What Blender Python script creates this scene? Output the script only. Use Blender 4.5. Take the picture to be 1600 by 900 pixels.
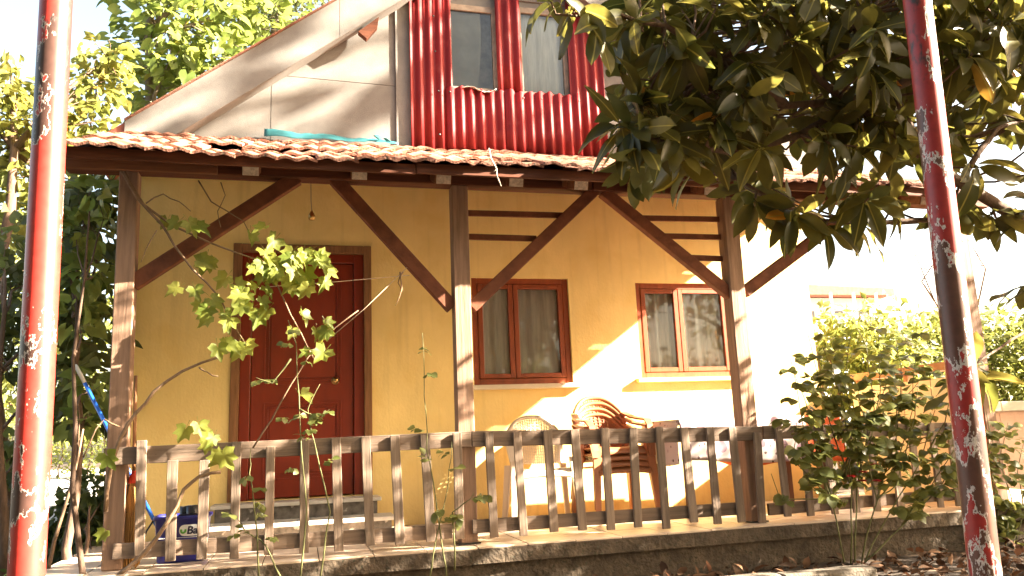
import bpy, math, random
import numpy as np
from mathutils import Vector, Matrix, Euler, Quaternion

# ------------------------------------------------------------------ camera, sky, sun, exposure
scene = bpy.context.scene
for o in list(bpy.data.objects):
    bpy.data.objects.remove(o)
col = scene.collection
rnd = random.Random(7)

CAM = Vector((-1.060, -5.421, 0.66))
FOC, YAW, PITCH, ROLL = 1230.0, 0.26313, 0.19212, -0.04167
_f = Vector((math.sin(YAW) * math.cos(PITCH), math.cos(YAW) * math.cos(PITCH), math.sin(PITCH)))
_r = Vector((math.cos(YAW), -math.sin(YAW), 0))
_u = _r.cross(_f)
RGT = _r * math.cos(ROLL) + _u * math.sin(ROLL)
UPV = -_r * math.sin(ROLL) + _u * math.cos(ROLL)
FWD = _f
cd = bpy.data.cameras.new('camera')
cam = bpy.data.objects.new('camera', cd)
col.objects.link(cam)
cd.sensor_width = 36.0
cd.lens = FOC / 1600 * 36
cd.clip_start = 0.05
cd.clip_end = 2000
cam.matrix_world = Matrix(((RGT.x, UPV.x, -FWD.x, CAM.x), (RGT.y, UPV.y, -FWD.y, CAM.y),
                           (RGT.z, UPV.z, -FWD.z, CAM.z), (0, 0, 0, 1)))
scene.camera = cam

TO_SUN = Vector((2.88, -1.0, 1.63)).normalized()
elev = math.asin(TO_SUN.z)
world = bpy.data.worlds.new('World')
scene.world = world
world.use_nodes = True
wn = world.node_tree
for n in list(wn.nodes):
    wn.nodes.remove(n)
sky = wn.nodes.new('ShaderNodeTexSky')
sky.sky_type = 'NISHITA'
sky.sun_disc = False
sky.sun_elevation = elev
sky.sun_rotation = math.atan2(TO_SUN.x, TO_SUN.y)
sky.air_density = 1.0
sky.dust_density = 3.5
sky.ozone_density = 0.6
bg = wn.nodes.new('ShaderNodeBackground')
bg.inputs['Strength'].default_value = 0.052
wo = wn.nodes.new('ShaderNodeOutputWorld')
wb = wn.nodes.new('ShaderNodeMixRGB')          # camera white balance towards warm
wb.blend_type = 'MULTIPLY'
wb.inputs[0].default_value = 1.0
wb.inputs[2].default_value = (1.0, 0.87, 0.70, 1)
wn.links.new(sky.outputs[0], wb.inputs[1])
wn.links.new(wb.outputs[0], bg.inputs[0])
wn.links.new(bg.outputs[0], wo.inputs[0])

sl = bpy.data.lights.new('sun', 'SUN')
sl.energy = 5.0
sl.angle = math.radians(0.55)
sl.color = (1.0, 0.87, 0.69)
sun = bpy.data.objects.new('sun', sl)
col.objects.link(sun)
sun.rotation_euler = TO_SUN.to_track_quat('Z', 'Y').to_euler()
sun.location = (12, -6, 9)

scene.view_settings.view_transform = 'Standard'
scene.view_settings.look = 'None'
scene.view_settings.gamma = 1.0
scene.view_settings.exposure = 4.0
scene.view_settings.use_curve_mapping = False


# ------------------------------------------------------------------ helpers
def ray(px, py):
    return (RGT * (px - 800) - UPV * (py - 450) + FWD * FOC)


def at(px, py, Y):
    d = ray(px, py)
    return CAM + d * ((Y - CAM.y) / d.y)


def atd(px, py, depth):
    return CAM + ray(px, py) * (depth / FOC)


def project(P):
    v = Vector(P) - CAM
    z = v.dot(FWD)
    if z <= 0.05:
        return (-9999, -9999, z)
    return (800 + FOC * v.dot(RGT) / z, 450 - FOC * v.dot(UPV) / z, z)


ORG = {}


def tag(o, label=None, cat=None, group=None, kind=None):
    if label: o['label'] = label
    if cat: o['category'] = cat
    if group: o['group'] = group
    if kind: o['kind'] = kind
    return o


def thing(name, loc, label, cat, group=None):
    o = bpy.data.objects.new(name, None)
    o.empty_display_size = 0.1
    col.objects.link(o)
    o.location = Vector(loc)
    ORG[o.name] = Vector(loc)
    return tag(o, label, cat, group)


def org(o):
    return ORG.get(o.name, Vector((0, 0, 0))) if o else Vector((0, 0, 0))


class MB:
    """collects shapes in world coordinates, links them as ONE mesh object"""

    def __init__(s):
        s.v = []
        s.f = []
        s.sm = []

    def add(s, vs, fs, smooth=False):
        b = len(s.v)
        s.v += [tuple(v) for v in vs]
        s.f += [tuple(i + b for i in f) for f in fs]
        s.sm += [smooth] * len(fs)
        return s

    def box(s, a, b, bev=0.0, M=None):
        """axis aligned box a..b, chamfered edges, optional matrix"""
        a = Vector(a); b = Vector(b)
        c = (a + b) / 2
        h = Vector((abs(b.x - a.x) / 2, abs(b.y - a.y) / 2, abs(b.z - a.z) / 2))
        return s.obox(c, (1, 0, 0), (0, 1, 0), (0, 0, 1), h, bev, M)

    def obox(s, c, ax, ay, az, h, bev=0.0, M=None):
        c = Vector(c); ax = Vector(ax); ay = Vector(ay); az = Vector(az)
        bev = min(bev, 0.45 * min(h))
        if bev <= 0:
            vs = [c + ax * (x * h[0]) + ay * (y * h[1]) + az * (z * h[2]) for x in (-1, 1) for y in (-1, 1) for z in (-1, 1)]
            fs = [(0, 1, 3, 2), (4, 6, 7, 5), (0, 4, 5, 1), (2, 3, 7, 6), (0, 2, 6, 4), (1, 5, 7, 3)]
        else:
            vs = []
            idx = {}
            for x in (-1, 1):
                for y in (-1, 1):
                    for z in (-1, 1):
                        for k in range(3):
                            e = [h[0] - bev, h[1] - bev, h[2] - bev]
                            e[k] = h[k]
                            idx[(x, y, z, k)] = len(vs)
                            vs.append(c + ax * (x * e[0]) + ay * (y * e[1]) + az * (z * e[2]))
            fs = []
            for k in range(3):
                i, j = (k + 1) % 3, (k + 2) % 3
                for sg in (-1, 1):
                    q = []
                    for (p, r) in ((-1, -1), (1, -1), (1, 1), (-1, 1)):
                        t = [0, 0, 0]; t[k] = sg; t[i] = p; t[j] = r
                        q.append(idx[(t[0], t[1], t[2], k)])
                    fs.append(tuple(q if sg > 0 else q[::-1]))
                for p in (-1, 1):
                    for r in (-1, 1):
                        # edge along k between faces i and j
                        q = []
                        for (sg, kk) in ((-1, i), (1, i), (1, j), (-1, j)):
                            t = [0, 0, 0]; t[k] = sg; t[i] = p; t[j] = r
                            q.append(idx[(t[0], t[1], t[2], kk)])
                        fs.append(tuple(q if p * r < 0 else q[::-1]))
            for x in (-1, 1):
                for y in (-1, 1):
                    for z in (-1, 1):
                        q = [idx[(x, y, z, k)] for k in range(3)]
                        fs.append(tuple(q if x * y * z > 0 else q[::-1]))
        if M is not None:
            vs = [M @ v for v in vs]
        return s.add(vs, fs)

    def beam(s, p, q, w, t, up=(0, 1, 0), bev=0.004):
        """timber from p to q; w measured across, t along 'up'"""
        p = Vector(p); q = Vector(q)
        d = q - p
        L = d.length
        d.normalize()
        u = Vector(up)
        sd = d.cross(u).normalized()
        u2 = sd.cross(d).normalized()
        return s.obox((p + q) / 2, d, sd, u2, (L / 2, w / 2, t / 2), bev)

    def tube(s, pts, rad, n=6, cap=True, smooth=True):
        pts = [Vector(p) for p in pts]
        if not hasattr(rad, '__len__'):
            rad = [rad] * len(pts)
        vs = []
        prev = None
        for i, p in enumerate(pts):
            d = (pts[min(i + 1, len(pts) - 1)] - pts[max(i - 1, 0)])
            if d.length < 1e-9: d = Vector((0, 0, 1))
            d.normalize()
            if prev is None:
                a = Vector((1, 0, 0)) if abs(d.x) < 0.8 else Vector((0, 1, 0))
                x = d.cross(a).normalized()
            else:
                x = (prev - d * prev.dot(d))
                x = x.normalized() if x.length > 1e-6 else d.orthogonal().normalized()
            prev = x
            y = d.cross(x)
            for k in range(n):
                an = 2 * math.pi * k / n
                vs.append(p + (x * math.cos(an) + y * math.sin(an)) * rad[i])
        fs = []
        for i in range(len(pts) - 1):
            for k in range(n):
                fs.append((i * n + k, i * n + (k + 1) % n, (i + 1) * n + (k + 1) % n, (i + 1) * n + k))
        if cap:
            fs.append(tuple(range(n))[::-1])
            fs.append(tuple((len(pts) - 1) * n + k for k in range(n)))
        return s.add(vs, fs, smooth)

    def prism(s, poly, y0, y1):
        """polygon of (x, z) extruded from y0 (front) to y1"""
        n = len(poly)
        vs = [(x, y0, z) for x, z in poly] + [(x, y1, z) for x, z in poly]
        fs = [tuple(range(n)), tuple(range(n, 2 * n))[::-1]]
        for i in range(n):
            j = (i + 1) % n
            fs.append((i, i + n, j + n, j))
        return s.add(vs, fs)

    def lathe(s, c, prof, n=20, smooth=True):
        c = Vector(c)
        vs = []
        for r, z in prof:
            for k in range(n):
                a = 2 * math.pi * k / n
                vs.append(c + Vector((r * math.cos(a), r * math.sin(a), z)))
        fs = []
        for i in range(len(prof) - 1):
            for k in range(n):
                fs.append((i * n + k, i * n + (k + 1) % n, (i + 1) * n + (k + 1) % n, (i + 1) * n + k))
        return s.add(vs, fs, smooth)

    def grid(s, nu, nv, fn, smooth=True):
        vs = [fn(i / nu, j / nv) for j in range(nv + 1) for i in range(nu + 1)]
        fs = [(j * (nu + 1) + i, j * (nu + 1) + i + 1, (j + 1) * (nu + 1) + i + 1, (j + 1) * (nu + 1) + i)
              for j in range(nv) for i in range(nu)]
        return s.add(vs, fs, smooth)

    def mesh(s, name, m, o=Vector((0, 0, 0))):
        me = bpy.data.meshes.new(name)
        me.from_pydata([(v[0] - o.x, v[1] - o.y, v[2] - o.z) for v in s.v], [], s.f)
        me.polygons.foreach_set('use_smooth', s.sm)
        if m: me.materials.append(m)
        me.update()
        return me

    def build(s, name, m, parent=None, solid=0.0):
        o = org(parent)
        me = s.mesh(name, m, o)
        ob = bpy.data.objects.new(name, me)
        col.objects.link(ob)
        if parent:
            ob.parent = parent
            ORG[ob.name] = o
        if solid:
            md = ob.modifiers.new('solid', 'SOLIDIFY')
            md.thickness = solid
            md.offset = 0
        return ob


def put(name, me, parent, M):
    """object sharing mesh data, M = world matrix"""
    ob = bpy.data.objects.new(name, me)
    col.objects.link(ob)
    if parent:
        ob.parent = parent
        ORG[ob.name] = org(parent)
        ob.matrix_local = Matrix.Translation(-org(parent)) @ M
    else:
        ob.matrix_world = M
    return ob


def copy_tree(o, parent=None):
    c = o.copy()
    col.objects.link(c)
    if parent: c.parent = parent
    for ch in list(o.children):
        copy_tree(ch, c)
    return c


# ------------------------------------------------------------------ materials
def mat(name, color, rough=0.8, var=0.25, scale=6.0, bump=0.15, stretch=(1, 1, 1), color2=None, spec=0.3,
        metal=0.0, objvar=0.15, coord='Object', speck=None, detail=6.0, bscale=None, sheen=0.0):
    m = bpy.data.materials.new(name)
    m.use_nodes = True
    t = m.node_tree
    b = t.nodes['Principled BSDF']
    tc = t.nodes.new('ShaderNodeTexCoord')
    mp = t.nodes.new('ShaderNodeMapping')
    mp.inputs['Scale'].default_value = stretch
    t.links.new(tc.outputs[coord], mp.inputs[0])
    oi = t.nodes.new('ShaderNodeObjectInfo')
    # offset pattern per object
    ml = t.nodes.new('ShaderNodeMath'); ml.operation = 'MULTIPLY'; ml.inputs[1].default_value = 37.0
    t.links.new(oi.outputs['Random'], ml.inputs[0])
    ad = t.nodes.new('ShaderNodeVectorMath'); ad.operation = 'ADD'
    t.links.new(mp.outputs[0], ad.inputs[0]); t.links.new(ml.outputs[0], ad.inputs[1])
    nz = t.nodes.new('ShaderNodeTexNoise')
    nz.inputs['Scale'].default_value = scale
    nz.inputs['Detail'].default_value = detail
    nz.inputs['Roughness'].default_value = 0.62
    t.links.new(ad.outputs[0], nz.inputs['Vector'])
    rp = t.nodes.new('ShaderNodeValToRGB')
    c2 = color2 or tuple(c * (1 - var) for c in color)
    c1 = tuple(min(1, c * (1 + var * 0.6)) for c in color) if not color2 else color
    rp.color_ramp.elements[0].position = 0.32; rp.color_ramp.elements[0].color = (*c2, 1)
    rp.color_ramp.elements[1].position = 0.68; rp.color_ramp.elements[1].color = (*c1, 1)
    t.links.new(nz.outputs[0], rp.inputs[0])
    hv = t.nodes.new('ShaderNodeHueSaturation')
    mr = t.nodes.new('ShaderNodeMapRange')
    mr.inputs[3].default_value = 1 - objvar; mr.inputs[4].default_value = 1 + objvar
    t.links.new(oi.outputs['Random'], mr.inputs[0])
    t.links.new(mr.outputs[0], hv.inputs['Value'])
    src = rp.outputs[0]
    if speck:
        vs = t.nodes.new('ShaderNodeTexNoise'); vs.inputs['Scale'].default_value = speck[1]; vs.inputs['Detail'].default_value = 3
        t.links.new(tc.outputs[coord], vs.inputs['Vector'])
        r2 = t.nodes.new('ShaderNodeValToRGB')
        r2.color_ramp.elements[0].position = speck[2]; r2.color_ramp.elements[0].color = (0, 0, 0, 1)
        r2.color_ramp.elements[1].position = speck[2] + (speck[3] if len(speck) > 3 else 0.06); r2.color_ramp.elements[1].color = (1, 1, 1, 1)
        t.links.new(vs.outputs[0], r2.inputs[0])
        mx = t.nodes.new('ShaderNodeMixRGB')
        t.links.new(r2.outputs[0], mx.inputs[0]); t.links.new(src, mx.inputs[1]); mx.inputs[2].default_value = (*speck[0], 1)
        src = mx.outputs[0]
    t.links.new(src, hv.inputs['Color'])
    t.links.new(hv.outputs[0], b.inputs['Base Color'])
    b.inputs['Roughness'].default_value = rough
    b.inputs['Metallic'].default_value = metal
    b.inputs['Specular IOR Level'].default_value = spec
    if bump:
        n2 = nz
        if bscale:
            n2 = t.nodes.new('ShaderNodeTexNoise'); n2.inputs['Scale'].default_value = bscale; n2.inputs['Detail'].default_value = 5
            t.links.new(ad.outputs[0], n2.inputs['Vector'])
        bp = t.nodes.new('ShaderNodeBump'); bp.inputs['Strength'].default_value = bump; bp.inputs['Distance'].default_value = 0.02
        t.links.new(n2.outputs[0], bp.inputs['Height'])
        t.links.new(bp.outputs[0], b.inputs['Normal'])
    return m


def leafmat(name, c, c2, trans=0.45, rough=0.5, spec=0.4, yellow=None, rib=0):
    m = bpy.data.materials.new(name)
    m.use_nodes = True
    t = m.node_tree
    b = t.nodes['Principled BSDF']
    out = t.nodes['Material Output']
    g = t.nodes.new('ShaderNodeNewGeometry')
    oi = t.nodes.new('ShaderNodeObjectInfo')
    ad = t.nodes.new('ShaderNodeMath'); ad.operation = 'ADD'
    t.links.new(g.outputs['Random Per Island'], ad.inputs[0]); t.links.new(oi.outputs['Random'], ad.inputs[1])
    fr = t.nodes.new('ShaderNodeMath'); fr.operation = 'FRACT'
    t.links.new(ad.outputs[0], fr.inputs[0])
    rp = t.nodes.new('ShaderNodeValToRGB')
    rp.color_ramp.elements[0].color = (*c, 1); rp.color_ramp.elements[1].color = (*c2, 1)
    if yellow:
        rp.color_ramp.elements[1].position = 0.982
        e = rp.color_ramp.elements.new(0.99); e.color = (*yellow, 1)
    t.links.new(fr.outputs[0], rp.inputs[0])
    tc = t.nodes.new('ShaderNodeTexCoord')
    nz = t.nodes.new('ShaderNodeTexNoise'); nz.inputs['Scale'].default_value = 30
    t.links.new(tc.outputs['Object'], nz.inputs['Vector'])
    mr = t.nodes.new('ShaderNodeMapRange'); mr.inputs[3].default_value = 0.75; mr.inputs[4].default_value = 1.25
    t.links.new(nz.outputs[0], mr.inputs[0])
    hv = t.nodes.new('ShaderNodeHueSaturation')
    t.links.new(mr.outputs[0], hv.inputs['Value']); t.links.new(rp.outputs[0], hv.inputs['Color'])
    if rib:
        sp = t.nodes.new('ShaderNodeSeparateXYZ'); t.links.new(tc.outputs['Object'], sp.inputs[0])
        ab = t.nodes.new('ShaderNodeMath'); ab.operation = 'ABSOLUTE'; t.links.new(sp.outputs['Y'], ab.inputs[0])
        rb_ = t.nodes.new('ShaderNodeMapRange'); rb_.inputs[1].default_value = rib; rb_.inputs[2].default_value = rib * .35; rb_.inputs[3].default_value = 0; rb_.inputs[4].default_value = .7
        t.links.new(ab.outputs[0], rb_.inputs[0])
        rm = t.nodes.new('ShaderNodeMixRGB'); rm.inputs[2].default_value = (*[min(1, q * 2.6) for q in c2], 1)
        t.links.new(rb_.outputs[0], rm.inputs[0]); t.links.new(hv.outputs[0], rm.inputs[1])
        hv = rm
    t.links.new(hv.outputs[0], b.inputs['Base Color'])
    b.inputs['Roughness'].default_value = rough
    b.inputs['Specular IOR Level'].default_value = spec
    tr = t.nodes.new('ShaderNodeBsdfTranslucent')
    h2 = t.nodes.new('ShaderNodeHueSaturation'); h2.inputs['Hue'].default_value = 0.485; h2.inputs['Value'].default_value = 1.6
    t.links.new(hv.outputs[0], h2.inputs['Color']); t.links.new(h2.outputs[0], tr.inputs[0])
    mx = t.nodes.new('ShaderNodeMixShader'); mx.inputs[0].default_value = trans
    t.links.new(b.outputs[0], mx.inputs[1]); t.links.new(tr.outputs[0], mx.inputs[2])
    t.links.new(mx.outputs[0], out.inputs[0])
    return m


def flaky_paint(name, paint, under, rim, thr=0.56, scale=7.0):
    m = bpy.data.materials.new(name)
    m.use_nodes = True
    t = m.node_tree
    b = t.nodes['Principled BSDF']
    tc = t.nodes.new('ShaderNodeTexCoord')
    mp = t.nodes.new('ShaderNodeMapping'); mp.inputs['Scale'].default_value = (1, 1, 0.45)
    t.links.new(tc.outputs['Object'], mp.inputs[0])
    nz = t.nodes.new('ShaderNodeTexNoise'); nz.inputs['Scale'].default_value = scale; nz.inputs['Detail'].default_value = 9; nz.inputs['Roughness'].default_value = 0.66
    t.links.new(mp.outputs[0], nz.inputs['Vector'])
    rp = t.nodes.new('ShaderNodeValToRGB'); rp.color_ramp.interpolation = 'CONSTANT'
    e = rp.color_ramp.elements
    e[0].position = 0; e[0].color = (*paint, 1)
    e[1].position = thr; e[1].color = (*rim, 1)
    k = e.new(thr + 0.013); k.color = (*under, 1)
    t.links.new(nz.outputs[0], rp.inputs[0])
    n2 = t.nodes.new('ShaderNodeTexNoise'); n2.inputs['Scale'].default_value = 60; n2.inputs['Detail'].default_value = 4
    t.links.new(tc.outputs['Object'], n2.inputs['Vector'])
    mr = t.nodes.new('ShaderNodeMapRange'); mr.inputs[3].default_value = 0.55; mr.inputs[4].default_value = 1.35
    t.links.new(n2.outputs[0], mr.inputs[0])
    hv = t.nodes.new('ShaderNodeHueSaturation')
    n3 = t.nodes.new('ShaderNodeTexNoise'); n3.inputs['Scale'].default_value = 3.1; n3.inputs['Detail'].default_value = 7; n3.inputs['Roughness'].default_value = 0.6
    m3 = t.nodes.new('ShaderNodeMapping'); m3.inputs['Location'].default_value = (4.2, 1.7, 0.35); m3.inputs['Scale'].default_value = (2.2, 2.2, 0.9)
    t.links.new(tc.outputs['Object'], m3.inputs[0]); t.links.new(m3.outputs[0], n3.inputs['Vector'])
    r3 = t.nodes.new('ShaderNodeValToRGB')
    r3.color_ramp.elements[0].position = 0.60; r3.color_ramp.elements[0].color = (0, 0, 0, 1)
    r3.color_ramp.elements[1].position = 0.63; r3.color_ramp.elements[1].color = (1, 1, 1, 1)
    t.links.new(n3.outputs[0], r3.inputs[0])
    x3 = t.nodes.new('ShaderNodeMixRGB'); x3.inputs[2].default_value = (0.045, 0.024, 0.020, 1)
    t.links.new(r3.outputs[0], x3.inputs[0]); t.links.new(rp.outputs[0], x3.inputs[1])
    t.links.new(x3.outputs[0], hv.inputs['Color']); t.links.new(mr.outputs[0], hv.inputs['Value'])
    t.links.new(hv.outputs[0], b.inputs['Base Color'])
    b.inputs['Roughness'].default_value = 0.42
    b.inputs['Specular IOR Level'].default_value = 0.45
    bp = t.nodes.new('ShaderNodeBump'); bp.inputs['Strength'].default_value = 0.35; bp.inputs['Distance'].default_value = 0.004; bp.invert = True
    t.links.new(rp.outputs[0], bp.inputs['Height']); t.links.new(bp.outputs[0], b.inputs['Normal'])
    return m


def glassmat(name, tint=(0.93, 0.94, 0.92), refl=0.02):
    m = bpy.data.materials.new(name)
    m.use_nodes = True
    t = m.node_tree
    out = t.nodes['Material Output']
    tr = t.nodes.new('ShaderNodeBsdfTransparent'); tr.inputs[0].default_value = (*tint, 1)
    gl = t.nodes.new('ShaderNodeBsdfGlossy'); gl.inputs['Roughness'].default_value = 0.03
    fr = t.nodes.new('ShaderNodeFresnel'); fr.inputs[0].default_value = 1.52
    ad = t.nodes.new('ShaderNodeMath'); ad.operation = 'ADD'; ad.inputs[1].default_value = refl - 0.04
    t.links.new(fr.outputs[0], ad.inputs[0])
    mx = t.nodes.new('ShaderNodeMixShader')
    t.links.new(ad.outputs[0], mx.inputs[0]); t.links.new(tr.outputs[0], mx.inputs[1]); t.links.new(gl.outputs[0], mx.inputs[2])
    t.links.new(mx.outputs[0], out.inputs[0])
    return m


M = {}
M['yellow'] = mat('yellow_plaster', (0.86, 0.655, 0.27), 0.85, 0.16, 1.1, 0.16, bscale=55, objvar=0, stretch=(1, 1, 0.6), speck=((0.79, 0.57, 0.205), 3.2, 0.50, 0.3))
M['cement'] = mat('cement_board', (0.165, 0.155, 0.143), 0.9, 0.16, 5, 0.2, bscale=160, objvar=0.05, speck=((0.10, 0.093, 0.086), 130, 0.66))
M['redsheet'] = mat('red_corrugated_paint', (0.22, 0.015, 0.016), 0.55, 0.28, 4, 0.08, objvar=0.10, spec=0.25, bscale=40, stretch=(2, 2, .5), speck=((0.28, 0.045, 0.04), 6, 0.58, 0.2))
M['tile'] = mat('terracotta', (0.32, 0.15, 0.10), 0.9, 0.45, 9, 0.5, objvar=0.38, bscale=60, speck=((0.16, 0.11, 0.08), 26, 0.63))
M['wood_dark'] = mat('dark_timber', (0.105, 0.033, 0.014), 0.8, 0.45, 9, 0.3, stretch=(0.25, 3, 3), objvar=0.15)
M['wood_post'] = mat('brown_timber', (0.27, 0.165, 0.11), 0.8, 0.36, 9, 0.35, stretch=(3, 3, 0.22), objvar=0.12)
M['wood_diag'] = mat('brown_brace_timber', (0.145, 0.048, 0.022), 0.8, 0.35, 10, 0.3, objvar=0.12)
M['wood_grey'] = mat('weathered_picket_wood', (0.22, 0.162, 0.12), 0.85, 0.42, 9, 0.4, stretch=(3.2, 3.2, 0.2), objvar=0.2, speck=((0.10, 0.07, 0.05), 40, 0.70))
M['wood_rail'] = mat('weathered_rail_wood', (0.19, 0.135, 0.098), 0.85, 0.42, 9, 0.4, stretch=(0.2, 3.2, 3.2), objvar=0.15, speck=((0.10, 0.07, 0.05), 40, 0.70))
M['endgrain'] = mat('sawn_end_grain', (0.55, 0.47, 0.38), 0.9, 0.4, 40, 0.3)
M['board'] = mat('roof_board_wood', (0.17, 0.070, 0.034), 0.85, 0.4, 8, 0.3, stretch=(0.3, 3, 3), objvar=0.2)
M['door'] = mat('red_brown_door_paint', (0.22, 0.025, 0.008), 0.38, 0.14, 5, 0.05, stretch=(2, 2, 0.5), objvar=0, spec=0.45)
M['jamb'] = mat('raw_door_jamb', (0.24, 0.115, 0.05), 0.75, 0.35, 12, 0.2, stretch=(3, 3, 0.3), objvar=0.05)
M['winframe'] = mat('varnished_window_wood', (0.26, 0.055, 0.015), 0.45, 0.25, 9, 0.1, stretch=(2, 2, 0.6), objvar=0.1, spec=0.45)
M['oldframe'] = mat('grey_old_window_frame', (0.30, 0.24, 0.19), 0.8, 0.3, 12, 0.2, objvar=0.1)
M['glass'] = glassmat('window_glass')
M['curtain'] = mat('sheer_curtain', (0.86, 0.79, 0.74), 0.95, 0.18, 9, 0.05, stretch=(4, 4, 0.4), objvar=0.05)
M['paper'] = mat('beige_window_blind', (0.40, 0.35, 0.29), 0.95, 0.15, 5, 0.05, objvar=0.1)
M['brass'] = mat('brass', (0.55, 0.36, 0.14), 0.3, 0.1, 20, 0, metal=1.0)
M['marble'] = mat('white_marble', (0.62, 0.58, 0.52), 0.5, 0.2, 7, 0.05)
M['darkmarble'] = mat('dark_veined_marble', (0.16, 0.14, 0.12), 0.4, 0.6, 14, 0.05, speck=((0.42, 0.39, 0.35), 12, 0.62))
M['floortile'] = mat('beige_floor_tile', (0.62, 0.48, 0.36), 0.42, 0.12, 6, 0.04, objvar=0.06, spec=0.4)
M['grout'] = mat('grout', (0.22, 0.18, 0.15), 0.9, 0.2, 20, 0.1)
M['concrete'] = mat('mossy_concrete', (0.085, 0.064, 0.045), 0.95, 0.55, 7, 0.8, bscale=30, speck=((0.05, 0.045, 0.03), 45, 0.60))
M['kerb'] = mat('kerb_concrete', (0.12, 0.10, 0.078), 0.95, 0.3, 12, 0.5, bscale=60)
M['soil'] = mat('garden_soil', (0.036, 0.024, 0.016), 1.0, 0.5, 1.6, 0.6, objvar=0, speck=((0.10, 0.065, 0.038), 9, 0.6), bscale=12)
M['paving'] = mat('grey_yard_paving', (0.30, 0.29, 0.28), 0.9, 0.25, 3, 0.2, objvar=0)
M['cream'] = mat('cream_plaster', (0.60, 0.53, 0.42), 0.9, 0.12, 3, 0.12, bscale=60)
M['pinkwall'] = mat('pink_plaster', (0.55, 0.35, 0.25), 0.9, 0.18, 4, 0.15, bscale=60)
M['coping'] = mat('brown_coping', (0.36, 0.20, 0.12), 0.85, 0.25, 8, 0.2)
M['palehouse'] = mat('white_house_plaster', (0.75, 0.72, 0.66), 0.9, 0.08, 2, 0.05)
M['redroof'] = mat('red_roof', (0.36, 0.11, 0.07), 0.85, 0.3, 6, 0.2)
M['darkpane'] = mat('dark_pane', (0.10, 0.10, 0.11), 0.2, 0.2, 3, 0)
M['pole'] = flaky_paint('flaking_red_pole_paint', (0.36, 0.030, 0.022), (0.060, 0.030, 0.024), (0.55, 0.50, 0.45), 0.545, 8.0)
M['pole_rust'] = flaky_paint('rusted_red_pole_paint', (0.30, 0.022, 0.018), (0.105, 0.045, 0.030), (0.55, 0.50, 0.45), 0.50, 6.0)
M['creamplastic'] = mat('cream_plastic', (0.66, 0.54, 0.42), 0.4, 0.05, 4, 0, objvar=0.03, spec=0.5)
M['brownplastic'] = mat('brown_plastic', (0.34, 0.125, 0.05), 0.4, 0.08, 5, 0, objvar=0.06, spec=0.5)
M['tablewood'] = mat('dark_table_wood', (0.11, 0.045, 0.025), 0.6, 0.3, 8, 0.1, stretch=(2, 2, 0.4))
M['orange'] = mat('orange_cloth', (0.72, 0.13, 0.035), 0.75, 0.08, 6, 0.03)
M['blue'] = mat('blue_plastic', (0.020, 0.022, 0.20), 0.4, 0.1, 6, 0, objvar=0.02, spec=0.5)
M['handleblue'] = mat('blue_metal_handle', (0.02, 0.12, 0.55), 0.3, 0.1, 8, 0, spec=0.5)
M['black'] = mat('black_plastic', (0.014, 0.013, 0.013), 0.35, 0.1, 8, 0, spec=0.5)
M['white'] = mat('white_plastic', (0.70, 0.68, 0.64), 0.5, 0.05, 8, 0)
M['printwhite'] = mat('white_print', (0.72, 0.72, 0.70), 0.6, 0.02, 8, 0)
M['printgreen'] = mat('green_print', (0.12, 0.38, 0.05), 0.6, 0.02, 8, 0)
M['printdark'] = mat('dark_print', (0.02, 0.02, 0.05), 0.6, 0.02, 8, 0)
M['straw'] = mat('broom_straw', (0.42, 0.21, 0.06), 0.85, 0.4, 16, 0.5, stretch=(5, 5, 0.2))
M['redplastic'] = mat('red_plastic', (0.55, 0.05, 0.025), 0.45, 0.1, 8, 0)
M['teal'] = mat('teal_tarp', (0.022, 0.11, 0.125), 0.6, 0.2, 9, 0.1)
M['scrap'] = mat('clear_plastic_scrap', (0.55, 0.50, 0.44), 0.45, 0.2, 12, 0.2)
M['bark'] = mat('brown_bark', (0.12, 0.075, 0.05), 0.9, 0.4, 18, 0.5, stretch=(2, 2, 0.5))
M['barkgrey'] = mat('grey_bark', (0.20, 0.16, 0.12), 0.9, 0.4, 12, 0.5, stretch=(2, 2, 0.5))
M['cane'] = mat('vine_cane', (0.22, 0.14, 0.085), 0.85, 0.35, 25, 0.3)
M['rosecane'] = mat('rose_cane', (0.13, 0.13, 0.05), 0.7, 0.3, 25, 0.1)
M['cord'] = mat('pale_cord', (0.45, 0.33, 0.24), 0.9, 0.1, 20, 0)
M['rose'] = mat('red_rose_petal', (0.50, 0.02, 0.025), 0.6, 0.25, 14, 0.05)
M['lf_big'] = leafmat('broad_leaf', (0.040, 0.047, 0.009), (0.110, 0.100, 0.020), 0.5, 0.38, 0.45, yellow=(0.45, 0.22, 0.02), rib=.0028)
M['lf_grape'] = leafmat('grape_leaf', (0.12, 0.165, 0.024), (0.25, 0.265, 0.05), 0.5, 0.5, 0.35, yellow=(0.42, 0.28, 0.05))
M['lf_rose'] = leafmat('rose_leaf', (0.085, 0.105, 0.026), (0.16, 0.17, 0.05), 0.5, 0.4, 0.45)
M['lf_mul'] = leafmat('mulberry_leaf', (0.085, 0.125, 0.025), (0.18, 0.22, 0.05), 0.5, 0.45, 0.4, yellow=(0.30, 0.28, 0.04))
M['lf_dark'] = leafmat('dark_shrub_leaf', (0.055, 0.075, 0.022), (0.115, 0.135, 0.04), 0.5, 0.45, 0.4)
M['lf_yel'] = leafmat('yellowing_leaf', (0.12, 0.145, 0.03), (0.22, 0.21, 0.05), 0.5, 0.5, 0.35, yellow=(0.38, 0.22, 0.04))
M['lf_pop'] = leafmat('tall_tree_leaf', (0.04, 0.07, 0.012), (0.08, 0.11, 0.02), 0.12, 0.45, 0.4)
M['lf_hedge'] = leafmat('hedge_leaf', (0.10, 0.13, 0.025), (0.20, 0.21, 0.05), 0.45, 0.5, 0.35)
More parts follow.
